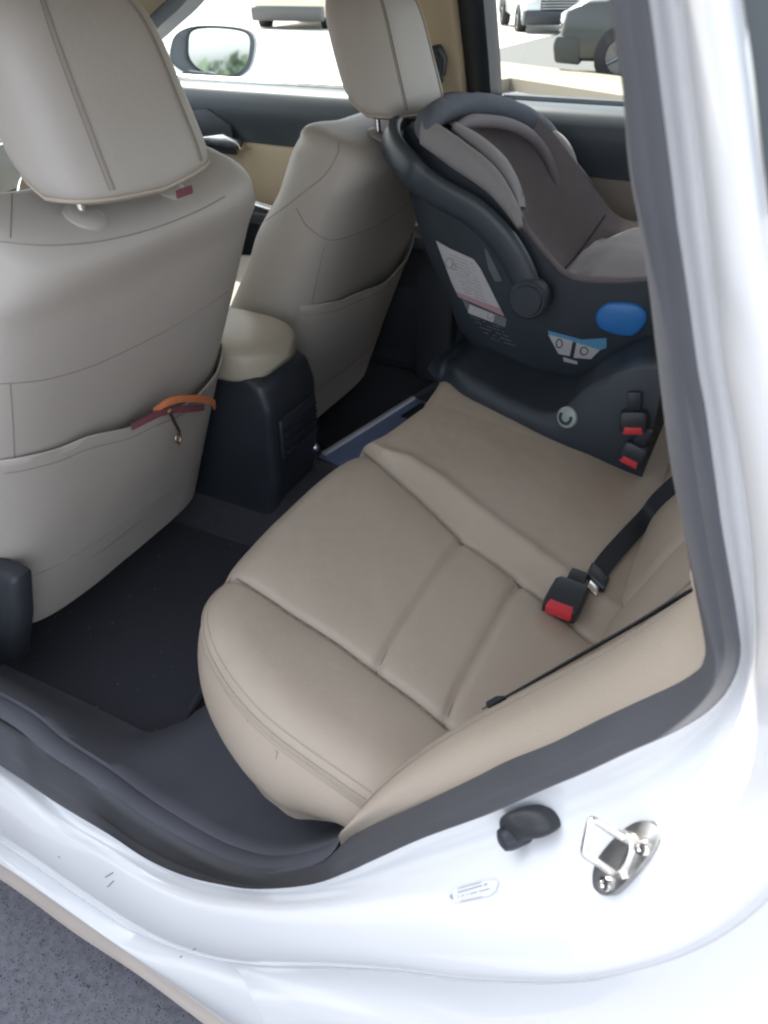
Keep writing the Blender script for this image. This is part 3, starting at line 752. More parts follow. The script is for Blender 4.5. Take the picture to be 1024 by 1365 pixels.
seatD, TD, pkD, hrD = front_seat(.552, 0.0, 'front seat nearest the open door, with a bag strap hanging from its back pocket',
    seamsD, [(0, .757), (.2, .742), (.45, .712), (.7, .690), (.88, .695), (1, .722)], -.030, 0.0, [(.36, .25), (.55, .258), (.85, .266), (.98, .258), (1.06, .215)], .008, True)
seamsP = [[(452, 190), (450, 205), (440, 224), (428, 238), (405, 256), (385, 272), (360, 290), (340, 303)],
          [(395, 278), (402, 290), (410, 302), (440, 320), (480, 310), (520, 290), (550, 266)],
          [(432, 330), (424, 365), (417, 400), (412, 440), (409, 490), (418, 520)]]
seatP, TP, pkP, hrP = front_seat(1.29, 0.015, 'front passenger seat on the far side, shaded grey beige back',
    seamsP, [(0, .745), (.25, .728), (.55, .715), (.8, .735), (1, .765)], -.026, -.035, [(.36, .24), (.55, .255), (.85, .265), (.97, .258), (1.06, .225)], .018)

# ------------------------------------------------------------------ centre console with padded armrest
b = MB(); prof = [(-.75, .30), (-.005, .30), (.025, .42), (.03, .59), (.015, .64), (-.03, .66), (-.45, .66), (-.75, .62)]
b.prism(prof, 1, .815, .985, .018, seg=3); cons = b.build('centre_console', BLACK, car, O, angle=45)
b = MB(); rows = []
for k in range(30):
    t = k/29; x = -.44+.455*t; f = (1-abs(2*t-1)**7)**.5 if 0 < t < 1 else .05; r_ = []
    for j in range(40):
        a = 2*math.pi*j/40; r_.append(Vector((x, .90+.098*f*sp(math.cos(a), .5), .678+(.04*f)*sp(math.sin(a), .42)-.01*(t))))
    rows.append(r_)
b.grid(rows, cv=True, capa=True, capb=True); b.build('armrest', mat('armrest_leather', (.42, .38, .30), .42, var=.06, vscale=8, bump=.2, bscale=400), cons, O, angle=180)
b = MB(); b.box((.031, .90, .52), (.012, .13, .09), .006)
for k in range(4): b.box((.039, .90, .49+k*.02), (.006, .115, .005), .001)
b.build('rear_vent', BLACK, cons, O)
b = MB(); b.lathe([(0, .004), (.007, .004), (.009, 0)], (.034, .955, .44), (1, 0, 0), 16); b.build('console_knob', CHROME, cons, O)

# ------------------------------------------------------------------ dashboard, steering wheel
dash = MB().prism([(-1.75, .30), (-.95, .30), (-.80, .60), (-.72, .80), (-.78, .90), (-.95, .945), (-1.75, .93)], 1, .12, 1.72, .03, seg=3).build('dashboard', DARKS, car, O, angle=45)
b = MB(); b.prism([(-.98, .55), (-.70, .60), (-.625, .86), (-.635, .985), (-.70, 1.0), (-.95, .98)], 1, .80, 1.10, .015); b.build('centre_panel', DARK, dash, O, angle=45)
b = MB()
b.box((-.628, .94, .945), (.02, .20, .085), .006, rot=Matrix.Rotation(R(-6), 3, 'Y')); b.build('dash_glare_panel', mat('sky_glare_pale', (.55, .58, .56), .12), dash, O)  # made-up pale panel; its colour stands in for sky glare
for i in range(3):
    for j in range(4):
        b = MB(); b.lathe([(0, .012), (.007, .012), (.009, .004), (.009, 0)], (-.640-.03*(1-i/2)+.006, .865+j*.036+.004*i, .875-.035*i+.012*(j % 2)), (1, 0, .15), 12); b.build('dash_button', CHROME, dash, O)
# chrome shift surround, arch of bright trim
P = cr([X(28, 285, -.45), X(33, 245, -.47), X(46, 228, -.50), X(66, 221, -.53), X(95, 214, -.56)], 24)
b = MB(); b.tube(P, .010, 8, flat=.6); b.build('shift_surround_trim', CHROME, dash, O)
b = MB(); cw = Vector((-.52, .56, .93)); u = Vector((0, 1, 0)); v = Vector((-.38, 0, .92)).normalized()
b.tube([cw+(u*math.cos(t*math.pi/24)+v*math.sin(t*math.pi/24))*.185 for t in range(48)], .014, 10, closed=True)
for a in (0, math.pi, -math.pi/2): b.tube([cw+Vector((-.03, 0, 0)), cw+(u*math.cos(a)+v*math.sin(a))*.18], .013, 8)
b.lathe([(0, .03), (.05, .028), (.07, .01), (.07, -.02)], cw+Vector((-.04, 0, 0)), Vector((1, 0, .4)), 20)
b.build('steering_wheel', BLACK, car, O)

# ------------------------------------------------------------------ far side: doors, pillars, windows, mirror
YD = 1.66
def far_door(name, x0, x1, label, zb_ins, arm):
    bm_ = MB()
    zt = lambda x: 1.005+.012*x
    # dark upper: rounded top sill falling into the panel
    rows = []
    for k in range(25):
        x = x0+(x1-x0)*k/24; z = zt(x); rows.append([Vector((x, YD+.055, z+.002)), Vector((x, YD+.02, z+.004)), Vector((x, YD-.004, z)), Vector((x, YD-.018, z-.012)), Vector((x, YD-.028, z-.035)), Vector((x, YD-.03, z-.075)), Vector((x, YD-.018, zb_ins+.03)), Vector((x, YD-.012, zb_ins)), Vector((x, YD+.03, zb_ins-.01))])
    bm_.grid(rows); d = bm_.build(name, DARKS, car, O, angle=60); tag(d, label)
    b2 = MB(); rows = []
    for k in range(13):
        x = x0+(x1-x0)*k/12; rows.append([Vector((x, YD+.02, zb_ins+.004)), Vector((x, YD-.008, zb_ins-.002)), Vector((x, YD-.014, zb_ins-.03)), Vector((x, YD-.02, .70)), Vector((x, YD-.03, .62)), Vector((x, YD+.0, .60))])
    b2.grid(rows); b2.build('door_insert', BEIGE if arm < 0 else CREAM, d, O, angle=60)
    b2 = MB(); b2.prism([(YD+.02, .30), (YD-.02, .32), (YD-.03, .55), (YD-.06, .66), (YD-.085, .69), (YD-.08, .725), (YD-.05, .735), (YD+.02, .735)][::-1] if False else [(x, z) for x, z in [(YD+.02, .30), (YD-.02, .32), (YD-.03, .55), (YD-.06, .655), (YD-.085, .675), (YD-.08, .705), (YD-.05, .712), (YD+.02, .712)]], 0, x0+.02, x1-.02, .006); 
    if arm > 0: b2.build('door_armrest', DARK, d, O, angle=50)
    b2 = MB(); b2.prism([(YD+.06, .22), (YD+.15, .26), (YD+.19, .5), (YD+.19, .85), (YD+.13, 1.0), (YD+.06, 1.0)], 0, x0+.004, x1-.004, .012); b2.build('outer_skin', WHITE, d, O, angle=50)
    return d
fd = far_door('front_door', -1.10, .015, 'far front door panel, dark above and cream below, under the passenger window', .868, 1)
rd = far_door('rear_door', .125, 1.0, 'far rear door panel, dark above and shaded beige below, behind the child seat', .875, -1)
b = MB(); P = [Y(x, y, YD-.075) for x, y in [(318, 264), (336, 270), (365, 279), (395, 288)]]; b.tube(cr(P, 10), .008, 8, flat=.6); b.build('armrest_trim', CHROME, fd, O)
b = MB(); hc = Y(302, 187, YD-.03); b.prism([(hc.x-.085, hc.z-.012), (hc.x+.055, hc.z-.018), (hc.x+.045, hc.z+.004), (hc.x-.0, hc.z+.018), (hc.x-.08, hc.z+.004)], 1, YD-.045, YD-.02, .004); b.build('door_handle', CHROME, fd, O)
b = MB(); b.prism([(hc.x-.16, hc.z-.035), (hc.x+.03, hc.z-.035), (hc.x+.02, hc.z+.04), (hc.x-.05, hc.z+.075), (hc.x-.15, hc.z+.06)], 1, YD-.034, YD-.026, .003); b.build('handle_recess', BLACK, fd, O)
b = MB(); b.prism([(1.005, .24), (1.9, .30), (2.25, .45), (2.25, .85), (2.1, 1.0), (1.005, .99)], 1, 1.70, 1.85, .03, seg=3); b.build('rear_quarter_panel', WHITE, car, O, angle=50)
# chrome belt mouldings, glass
for d, x0, x1 in ((fd, -1.06, .0), (rd, .13, .98)):
    b = MB(); b.tube([Vector((x0, YD+.058, 1.009+.012*x0)), Vector((x1, YD+.058, 1.009+.012*x1))], .010, 8); b.build('belt_moulding', CHROME if d is fd else DARKS, d, O)
    b = MB(); xa = x0 if d is rd else -.98
    b.grid([[Vector((x, YD+.045-.115*t-.03*t*t, 1.0+.30*t)) for t in (0, .5, 1)] for x in ([x0, x1] if d is rd else [-.98+.0, x1])]); b.build('window_glass', GLASS, d, O)
# B pillar on the far side
b = MB(); pr = lambda x0, x1, th, dy: [[Vector((x, YD+dy-.115*t-.03*t*t, .62+.68*((t*.30+.38)/.68 if False else 0)+ .38*1+.30*t)) for x in (x0, x1)] for t in (0, .5, 1)]
def post(x0, x1, y_in, y_out, material, name, parent=car, zlow=.60):
    b = MB(); rows = []
    for z in ((zlow, .95, 1.0, 1.10, 1.20, 1.32) if zlow > .5 else (zlow, .6, .915)):
        t = max(0, (z-1.0)/.30); dy = -.115*t-.03*t*t
        rows.append([Vector((x0, y_in+.006+dy, z)), Vector((x0+.008, y_in+dy, z)), Vector((x1-.008, y_in+dy, z)), Vector((x1, y_in+.006+dy, z)), Vector((x1, y_out+dy, z)), Vector((x0, y_out+dy, z))])
    b.grid(rows, cv=True, capa=True, capb=True); return b.build(name, material, parent, O, angle=40)
pil = post(-.035, .068, YD-.055, YD+.02, CREAM, 'centre_pillar', zlow=.92)
post(-.033, .066, YD-.052, YD+.018, DARK, 'lower_pillar_trim', zlow=.30)
post(.070, .126, YD-.02, YD+.06, BLACK, 'window_frame', zlow=1.0)
post(.0, .068, YD+.022, YD+.07, DARK, 'window_frame', zlow=1.0)
c = Y(584, 88, YD-.075)
b = MB(); b.tube([Y(572, 68, YD-.112), Y(586, 64, YD-.112), Y(592, 78, YD-.108), Y(590, 98, YD-.104), Y(580, 106, YD-.102)], .010, 8, flat=.7); b.tube([Y(582, 70, YD-.112), Y(579, 160, YD-.10)], .016, 8, flat=.15, up=(1, 0, 0)); b.build('belt_guide', DARK, pil, O)
b = MB(); b.lathe([(0, .01), (.012, .009), (.014, 0)], Y(584, 104, YD-.105), (0, -1, 0), 14); b.build('belt_guide_bolt', BLACK, pil, O)
# A pillar (far), trim and outer frame
def beam(P, sec, material, name):
    b = MB(); rows = [[p+Vector(s_) for s_ in sec] for p in P]; b.grid(rows, cv=True, capa=True, capb=True); return b.build(name, material, car, O, angle=40)
ap = cr([(-1.45, 1.66, .90), (-.95, 1.585, 1.085), (-.70, 1.54, 1.20), (-.40, 1.45, 1.33), (.1, 1.40, 1.40), (.9, 1.40, 1.38)], 40)
beam(ap, [(0, -.03, .03), (0, .03, .0), (0, .03, .10), (0, -.05, .13)], CREAM, 'roof_pillar_trim')
beam([p+Vector((0, .012, -.002)) for p in ap], [(0, .02, -.035), (0, .075, -.045), (0, .075, .06), (0, .02, .03)], DARKS, 'roof_pillar_frame')
# left-hand pillars, roof, headliner, windscreen
b = MB(); rows = []
for x, z in ((-.80, 1.29), (-.48, 1.375), (-.1, 1.435), (.3, 1.455), (.7, 1.43), (1.05, 1.38)):  # out-of-view roof; front edge carried forward to keep sun off the sill
    rows.append([Vector((x, .93+.70*s_, z-.055*s_*s_-(.035 if abs(s_) > .98 else 0))) for s_ in [k/12-1 for k in range(25)]])
b.grid(rows); b.build('headliner', mat('headliner_cloth', (.55, .50, .42), .95, bump=.4, bscale=700), car, O, angle=180)
b = MB(); rows2 = [[p+Vector((0, 0, .035)) for p in r_] for r_ in rows]; b.grid(rows2); b.build('roof', WHITE, car, O, angle=180)
b = MB(); b.grid([[Vector((-.80-.75*t, .93+(.66+.06*t)*s_, 1.295-.37*t-.03*abs(s_))) for s_ in (-1, -.5, 0, .5, 1)] for t in (0, .5, 1)]); b.build('windscreen', GLASS, car, O, angle=180)
b = MB(); b.grid([[Vector((x, y, z)) for x, z in ((-1.5, .95), (-1.9, .93), (-2.4, .82), (-2.55, .6))] for y in (.15, .5, .93, 1.36, 1.7)]); b.build('bonnet', WHITE, car, O, angle=180)
beam([Vector((-1.5, .17, .93)), Vector((-.95, .24, 1.13)), Vector((-.42, .30, 1.36))], [(0, -.04, -.03), (0, .03, -.03), (0, .03, .04), (0, -.04, .04)], WHITE, 'front_pillar')
b = MB(); b.grid([[Vector((.98+.12*t, .20+1.46*s_, .62+.38*t)) for s_ in (0, .5, 1)] for t in (0, 1)]); b.grid([[Vector((1.10+.5*t, .22+1.42*s_, 1.0)) for s_ in (0, .5, 1)] for t in (0, 1)]); b.build('rear_shelf', BEIGE, car, O)
b = MB(); b.grid([[Vector((x, y+.10*max(0, z-.95), z)) for x, y in ((-.56, .05), (-.56, .24), (-.27, .25), (-.22, .19), (-.22, .05))] for z in (.3, .95, 1.38)], cv=True, capa=True, capb=True); b.build('near_pillar_sun_block', CREAM, car, O, angle=40)  # unseen pillar trim, added and widened to keep sun off the sill
# near front door (shut) and near rear door (swung open towards the front, beside the photographer)
b = MB(); b.prism([(-1.5, .24), (-.36, .24), (-.36, 1.0), (-1.5, .95)], 1, .01, .09, .02); nf = b.build('front_door', WHITE, car, O, angle=50); tag(nf, 'near front door, shut, ahead of the open doorway')
b = MB(); rot = Matrix.Rotation(R(-72), 3, 'Z'); hinge = Vector((-.36, .0, 0))
b.prism([(0, .26), (.72, .26), (1.0, .60), (1.12, .95), (1.10, 1.0), (0, 1.0)], 1, -.05, .035, .02, fn=lambda v: rot @ v+hinge); od = b.build('rear_door', WHITE, car, O, angle=50); tag(od, 'near rear door swung wide open')
b = MB(); b.prism([(.03, .32), (.70, .32), (.96, .62), (1.06, .94), (.04, .96)], 1, .035, .065, .012, fn=lambda v: rot @ v+hinge); b.build('inner_panel', DARK, od, O, angle=50)

# ------------------------------------------------------------------ wing mirror on the far side
b = MB(); MN = Vector((1, -.51, .075)).normalized(); MP = Vector((-.86, 1.95, 1.03)); fwd = -MN
Q = lambda x, y, d=0: onp(x, y, MN, MP+MN*d)
mo = cr([Q(x, y) for x, y in [(226, 62), (234, 44), (258, 34), (300, 34), (330, 39), (342, 50), (342, 70), (335, 92), (318, 104), (290, 106), (258, 102), (236, 92), (226, 80)]], 48, closed=True)
cc = sum(mo, Vector())/len(mo)
rows = [[cc+(p-cc)*k+fwd*f for p in mo] for k, f in ((.93, .012), (.985, -.004), (1.0, .004), (1.0, .03), (.92, .08), (.7, .115), (.3, .13), (.02, .132))]
b.grid(rows, cv=True); mir_ = b.build('wing_mirror', WHITE, car, O, angle=60)
b = MB(); b.grid([[cc+(p-cc)*k+fwd*f for p in mo] for k, f in ((.95, .004), (.9, .014), (.5, .016), (.03, .016))], cv=True); b.build('mirror_backing', mat('mirror_housing_grey', (.14, .16, .17), .45), mir_, O, angle=60)
mg = cr([Q(x, y) for x, y in [(252, 62), (256, 42), (280, 37), (318, 40), (333, 48), (334, 68), (328, 88), (312, 99), (285, 100), (266, 92), (254, 78)]], 48, closed=True)
cg = sum(mg, Vector())/len(mg)
b = MB(); b.grid([[cg+(p-cg)*k+fwd*f for p in mg] for k, f in ((1, .008), (.985, .004), (.5, .004), (.02, .004))], cv=True, capb=True); b.build('mirror_glass', MIRROR, mir_, O, smooth=False)
b = MB(); b.tube([cc+Vector((.02, -.06, -.07)), Vector((cc.x+.02, 1.76, .99))], .03, 10, flat=.6); b.build('mirror_arm', DARK, mir_, O)

# ------------------------------------------------------------------ striker, switch and sticker on the jamb
def jpt(x, y, lift=0): 
    h = hit(JB, x, y, lift); return h
h = jpt(834, 1132); N_ = h[1]; 
def jp(x, y, lift): return jpt(x, y, lift)[0]
y0_ = jp(834, 1132, 0).y-.001
pq = [(868, 1095), (882, 1113), (866, 1146), (832, 1184), (812, 1194), (795, 1182), (797, 1152), (818, 1122), (846, 1098)]
hh_ = [jp(x, y, 0) for x, y in pq]; p0_ = sum(hh_, Vector())/len(hh_)
N_ = (hh_[0]-hh_[4]).cross(hh_[1]-hh_[6]).normalized(); N_ = N_ if N_.dot(CAM-p0_) > 0 else -N_
p0_ = p0_+N_*(max((q-p0_).dot(N_) for q in hh_+[jp(x, y, 0) for x, y in [(840, 1140), (820, 1160), (850, 1120)]])+.0006)
def SP(x, y, l=0): return onp(x, y, N_, p0_+N_*l)
pc = [SP(p.x, p.y) for p in cr([(a, b_, 0) for a, b_ in pq], 48, closed=True)]; pcc = sum(pc, Vector())/len(pc)
b = MB(); b.grid([[p-N_*.006 for p in pc], [p+N_*.0026 for p in pc], [pcc+(p-pcc)*.96+N_*.0034 for p in pc], [pcc+(p-pcc)*.5+N_*.0034 for p in pc], [pcc+(p-pcc)*.05+N_*.0034 for p in pc]], cv=True, capb=True)
stk = b.build('door_striker', mat('striker_steel', (.36, .36, .35), .36, metal=1, var=.3, vscale=70), car, O, angle=40); tag(stk, 'bright steel door striker with wire loop on the white jamb')
# a wire bent square: two legs off the plate and the bar the latch grips
L_ = [(838, 1122, .000), (829, 1116, .012), (812, 1106, .022), (797, 1096, .030), (790, 1093, .033), (787, 1097, .0345), (784, 1110, .035), (780, 1128, .035), (779, 1136, .0345), (783, 1141, .033), (797, 1150, .026), (812, 1160, .014), (822, 1167, .000)]
b = MB(); b.tube(cr([SP(x, y, l+.003) for x, y, l in L_], 70), .0024, 12); b.build('striker_loop', CHROME, stk, O)
P = cr([SP(x, y, .0045) for x, y in [(826, 1112), (838, 1116), (843, 1128), (838, 1146), (832, 1160), (834, 1172)]], 24); b = MB(); b.tube(P, .0034, 10); b.build('striker_rib', CHROME, stk, O)
for q in ((858, 1130), (809, 1178)):
    b = MB(); b.lathe([(.0, .0022), (.0022, .0022), (.0024, .0032), (.0046, .003), (.0052, .0)], SP(*q, .0032), N_, 20); b.build('striker_screw', CHROME, stk, O)
sw_px = [(677, 1090), (682, 1081), (700, 1074), (720, 1072), (738, 1079), (747, 1092), (748, 1102), (738, 1110), (722, 1113), (705, 1116), (690, 1113), (680, 1103)]
sc_ = [jp(p.x, p.y, .0) for p in cr([(a, b_, 0) for a, b_ in sw_px], 40, closed=True)]; s0 = sum(sc_, Vector())/len(sc_)
nj = jpt(712, 1095)[1]
b = MB(); b.grid([[s0+(p-s0)*k+nj*l for p in sc_] for k, l in ((.96, -.004), (1, .006), (.97, .010), (.86, .013), (.5, .0145), (.02, .015))], cv=True)
sw = b.build('rubber_bumper', mat('black_rubber', (.022, .024, .028), .5), car, O, angle=60); tag(sw, 'black rubber door switch boot on the white jamb')
b = MB(); q0_ = jp(697, 1108, .004); b.lathe([(.0095, -.006), (.0095, .010), (.008, .015), (.004, .017), (0, .017)], q0_, (nj+Vector((-.25, 0, -.35))).normalized(), 20); b.build('switch_plunger', BLACK, sw, O)
stick = [(602, 1193), (608, 1184), (655, 1172), (666, 1174), (663, 1186), (655, 1193), (612, 1203), (602, 1200)]
b = MB(); b.poly([jp(x, y, .0012) for x, y in stick]); st = b.build('paint_sticker', mat('pale_sticker', (.70, .71, .72), .5), car, O, smooth=False)
b = MB()
def lines(b, tree, x0, y0, x1, y1, n, lift, r_, dens=.8):
    """a row of tiny printed characters on a label"""
    k = 0; 
    while k < n:
        if random.random() < dens:
            a = (k+.1)/n; c_ = (k+.75)/n
            p = hit(tree, x0+(x1-x0)*a, y0+(y1-y0)*a, lift); q = hit(tree, x0+(x1-x0)*c_, y0+(y1-y0)*c_, lift)
            if p and q: b.tube([p[0], q[0]], r_, 4)
        k += 1
lines(b, JB, 612, 1189, 652, 1178, 16, .0016, .0005); lines(b, JB, 612, 1195, 655, 1184, 18, .0016, .0004); lines(b, JB, 603, 1195, 606, 1194, 1, .0016, .002, 1)
lines(b, JB, 608, 1185, 655, 1173, 1, .0016, .0003, 1); lines(b, JB, 611, 1202, 656, 1192, 1, .0016, .0003, 1)
b.build('sticker_print', mat('faded_print', (.42, .42, .43), .6), st, O)
# little scuffs in the sill paint
b = MB()
for x0, y0, x1, y1 in ((141, 1169, 151, 1163), (144, 1182, 152, 1174), (258, 1266, 261, 1264), (240, 1276, 243, 1275), (78, 1141, 80, 1143)):
    p, q = hit(JR, x0, y0, .0004), hit(JR, x1, y1, .0004)
    if p and q: b.tube([p[0], q[0]], .0007, 5)
b.build('paint_scuff', mat('scuff', (.18, .19, .21), .7), jamb, O)

# ------------------------------------------------------------------ floor mats
def floor_mat(px, z, label):
    pts = [Z(x, y, z) for x, y in px]
    outline = []
    for i, p in enumerate(pts):          # round the corners
        a, c_ = pts[i-1], pts[(i+1) % len(pts)]; r_ = min(.05, (p-a).length*.4, (p-c_).length*.4)
        p0, p1 = p+(a-p).normalized()*r_, p+(c_-p).normalized()*r_
        for k in range(6): t = k/5; outline.append(p0.lerp(p, t).lerp(p.lerp(p1, t), t))
    c_ = sum(outline, Vector())/len(outline); b = MB()
    dn = lambda p, dz: Vector((p.x, p.y, z+dz))
    b.grid([[dn(p, -.008) for p in outline], [dn(p, .004) for p in outline], [dn(c_.lerp(p, .985), .008) for p in outline], [dn(c_.lerp(p, .955), .008) for p in outline], [dn(c_.lerp(p, .945), .004) for p in outline]]+[[dn(c_.lerp(p, k), .005) for p in outline] for k in (.8, .5, .02)], cv=True, capb=True)
    o = b.build('floor_mat', MATM, None, Vector((c_.x, c_.y, z)), angle=60); return tag(o, label, 'floor mat', 'floor mats in the rear footwells')
floor_mat([(-70, 868), (190, 1012), (228, 1003), (300, 870), (470, 640), (300, 640), (150, 700), (20, 800)], .288, 'black carpet floor mat with crumbs beside the open door sill')
floor_mat([(440, 600), (560, 525), (640, 480), (530, 452), (470, 470), (385, 570)], .288, 'black carpet floor mat in the far rear footwell')
# lower seat-belt anchor cover by the near front seat
b = MB(); b.prism([(-.42, .34), (-.145, .34), (-.09, .46), (-.056, .566), (-.42, .56)], 1, .27, .31, .012); b.build('seat_side_cover', DARK, seatD, O, angle=50)

# ------------------------------------------------------------------ bag strap in the pocket
off = Vector((.02, .70, .735)); str_ = empty('pocket_strap', off, 'orange and maroon strap with brass clasp hanging out of the near seat pocket', 'strap')
TPK = bvh(pkD, seatD)
def pk(x, y, l):
    h = hit(TPK, x, y, l); return h[0] if h else Y(x, y, .80)
e0 = pk(240, 562, 0)
def pl(x, y, l): return onp(x, y, (1, 0, -.36), e0+Vector((l, 0, 0)))
P = cr([pl(204, 549, .004), pl(222, 537, .016), pl(238, 532, .022), pl(255, 531, .024), pl(271, 532, .024), pl(284, 536, .020), pl(286, 542, .012)], 40)
b = MB(); wv = Vector((.25, .05, 1)).normalized()
b.strip([p-wv*.0065 for p in P], [p+wv*.0065 for p in P], .003, sub=3, bulge=.001); b.build('webbing', ORANGE, str_, off, angle=50)
P2 = cr([pl(176, 569, .002), pl(198, 558, .010), pl(216, 550, .014), pl(236, 546, .017), pl(256, 545, .017), pl(272, 543, .014)], 30)
b = MB(); b.strip([p-wv*.006 for p in P2], [p+wv*.006 for p in P2], .003, sub=3); b.build('webbing', MAROON, str_, off, angle=50)
c0 = pl(226, 549, .020); c1 = pk(233, 572, .010); c2 = pk(231, 588, .008)
b = MB(); b.tube([c0, c0.lerp(c1, .5), c1], .0028, 8); b.tube([c0+Vector((0, -.004, .002)), c0+Vector((.003, 0, .005)), c0+Vector((0, .005, .002))], .0016, 6)
rg = [c1.lerp(c2, .55)+Vector((0, .006*math.cos(t*math.pi/12), .0085*math.sin(t*math.pi/12))) for t in range(24)]; b.tube(rg, .0016, 6, closed=True)
b.tube([c2+Vector((0, .003, 0)), c2+Vector((.001, .004, -.006))], .0015, 6)
b.build('clasp', BRASS, str_, off)

# ------------------------------------------------------------------ folder on the far floor
fpts = [Z(x, y, .345) for x, y in [(424, 610), (440, 603), (550, 531), (556, 541), (552, 575), (520, 625), (470, 640)]]
fo = sum(fpts, Vector())/len(fpts)
u_ = (fpts[2]-fpts[0]); u_.z = 0; L_ = u_.length; u_.normalize(); v_ = Vector((0, 0, 1)).cross(u_); v_ = v_ if v_.x > 0 else -v_
fold = empty('plastic_folder', fpts[0], 'blue plastic folder lying on the far rear floor in front of the bench', 'folder')
m3 = Matrix((u_, v_, Vector((0, 0, 1)))).transposed()
ctr = fpts[0]+u_*L_/2+v_*.10
b = MB(); b.box(ctr, (L_, .20, .010), .003, rot=m3); b.build('cover', FOLD, fold, fpts[0], angle=50)
b = MB(); b.box(ctr-v_*.09+Vector((0, 0, .009)), (L_*.96, .014, .008), .003, rot=m3); b.build('spine', PALE, fold, fpts[0], angle=50)
b = MB(); b.box(ctr+u_*L_*.34-v_*.045+Vector((0, 0, .0065)), (L_*.24, .03, .004), .001, rot=m3); b.build('clip', BLACK, fold, fpts[0], angle=50)

# ------------------------------------------------------------------ child seat base
yB0 = 1.0
off = Vector((.46, 1.38, .60)); base = empty('child_seat_base', off, 'black child seat base strapped to the far end of the rear bench', 'car seat base')
bot_px = [(570, 490), (590, 508), (615, 523), (640, 537), (700, 567), (740, 587), (790, 608), (830, 626), (856, 636)]
top_px = [(580, 480), (594, 485), (613, 496), (643, 513), (694, 540), (738, 551), (786, 517), (836, 496), (888, 494)]
bt = cr([(hit(BB, x, y, 0) or (Y(x, y, 1.0),))[0] for x, y in bot_px], 60)
by_ = [(hit(BB, u, v, 0) or (Y(u, v, 1.0),))[0].y for u, v in bot_px]
tp = cr([Y(x, y, v+.008) for (x, y), v in zip(top_px, by_)], 60)
b = MB(); rows = []
for a_, c_ in zip(bt, tp):
    row = [a_+Vector((.0, .03, -.03)), a_+Vector((0, 0, -.006)), a_.lerp(c_, .25)+Vector((0, -.008, .0)), a_.lerp(c_, .6)+Vector((0, -.006, .002)), a_.lerp(c_, .88)+Vector((0, -.001, .002)), c_+Vector((0, .004, .001)), c_+Vector((0, .014, .001)), c_+Vector((0, .04, -.004))]
    z_ = max(c_.z-.004, .605); row += [Vector((c_.x, max(1.12, c_.y+.06), z_)), Vector((c_.x, 1.35, z_)), Vector((c_.x, 1.54, z_)), Vector((c_.x, 1.565, z_-.02)), Vector((c_.x, 1.57, .56))]
    rows.append(row)
b.grid(rows, capa=True, capb=True); bs = b.build('base_body', SHELL, base, off, angle=70)
TB = bvh(bs, off=off)
h = hit(TB, 757, 556, .001)
if h:
    b = MB(); b.lathe([(0, .006), (.0145, .006), (.0185, .003), (.019, -.006)], h[0], h[1], 24); em = b.build('level_gauge', mat('gauge_pale', (.30, .34, .33), .35), base, off)
    nn = h[1]; uu = nn.cross(Vector((0, 0, 1))).normalized(); vv = uu.cross(nn)
    b = MB(); ring_ = [h[0]+nn*.0072+(uu*math.cos(t)+vv*math.sin(t))*.0105 for t in [math.pi*(-1.15+1.3*k/20) for k in range(21)]]
    b.tube(ring_, .0026, 6); b.build('gauge_mark', mat('gauge_green', (.02, .05, .04), .5), em, off)
# the two far buckles
buckle((846, 545), (845, 568), .010, .044, .034, 'black far buckle with red button, upper of the pair beside the child seat base', tree=TB, thick=.022, n_over=(.0, -.75, .6))
h_ = hit(BB, 862, 612, .02)
buckle((852, 588), (842, 606), .014, .042, .034, 'black far buckle with red button, lower of the pair beside the child seat base', tree=TB, thick=.022, n_over=(.1, -.7, .6))

# ------------------------------------------------------------------ infant carrier
off = Vector((.35, 1.31, .62)); yc = 1.31
def YC(x, y, v): return Y(x, y, v-.09+.03*(v-1.19)/.39)
def TC(L, f=.931): return [(.805-(.805-x)*f, 1.311-(1.311-z)*f) for x, z in L]
car_seat = empty('infant_carrier', off, 'grey and black rear-facing infant carrier clipped on its base', 'child seat')
Rim = [(.055, .985), (.10, 1.02), (.17, 1.02), (.25, .975), (.33, .905), (.40, .835), (.46, .792), (.54, .795), (.62, .812), (.70, .825)]
Keel = [(.065, .93), (.095, .86), (.135, .77), (.185, .68), (.225, .60), (.29, .545), (.39, .520), (.50, .53), (.60, .585), (.70, .665)]
Rim, Keel = TC(Rim), TC(Keel)
Wd = [.10, .165, .198, .205, .207, .207, .205, .202, .20, .195]
def tub(rim, keel, wd, n, NU=60, NV=49, dw=0):
    R_ = cr([(x, 0, z) for x, z in rim], NU); K_ = cr([(x, 0, z) for x, z in keel], NU); W_ = [p.x for p in cr([(w_, 0, 0) for w_ in wd], NU)]
    rows = []
    for r_, k_, w_ in zip(R_, K_, W_):
        row = []
        for j in range(NV):
            t = math.pi*j/(NV-1); y = (w_+dw)*sp(math.cos(t), 1/n); f = sp(math.sin(t), 1.15 if n > 2 else 1)
            f = max(math.sin(t), 0)**.9
            p = r_.lerp(k_, f); row.append(Vector((p.x, yc-y, p.z)))
        rows.append(row)
    return rows
so = tub(Rim, Keel, Wd, 3.2)
b = MB(); b.grid(so, capa=True, capb=True); shell = b.build('carrier_shell', SHELL, car_seat, off, angle=180)
TS = bvh(shell, off=off)
KeelI = [(.11, .965), (.13, .93), (.17, .87), (.22, .81), (.28, .755), (.35, .72), (.42, .715), (.50, .73), (.60, .755), (.70, .78)]
KeelI = TC(KeelI)
RimI = [(x+.004, z+.006) for x, z in Rim]
si = tub(RimI, KeelI, Wd, 2.6, dw=-.016)
b = MB(); b.grid(si); liner = b.build('fabric_liner', GREYF, car_seat, off, angle=180)
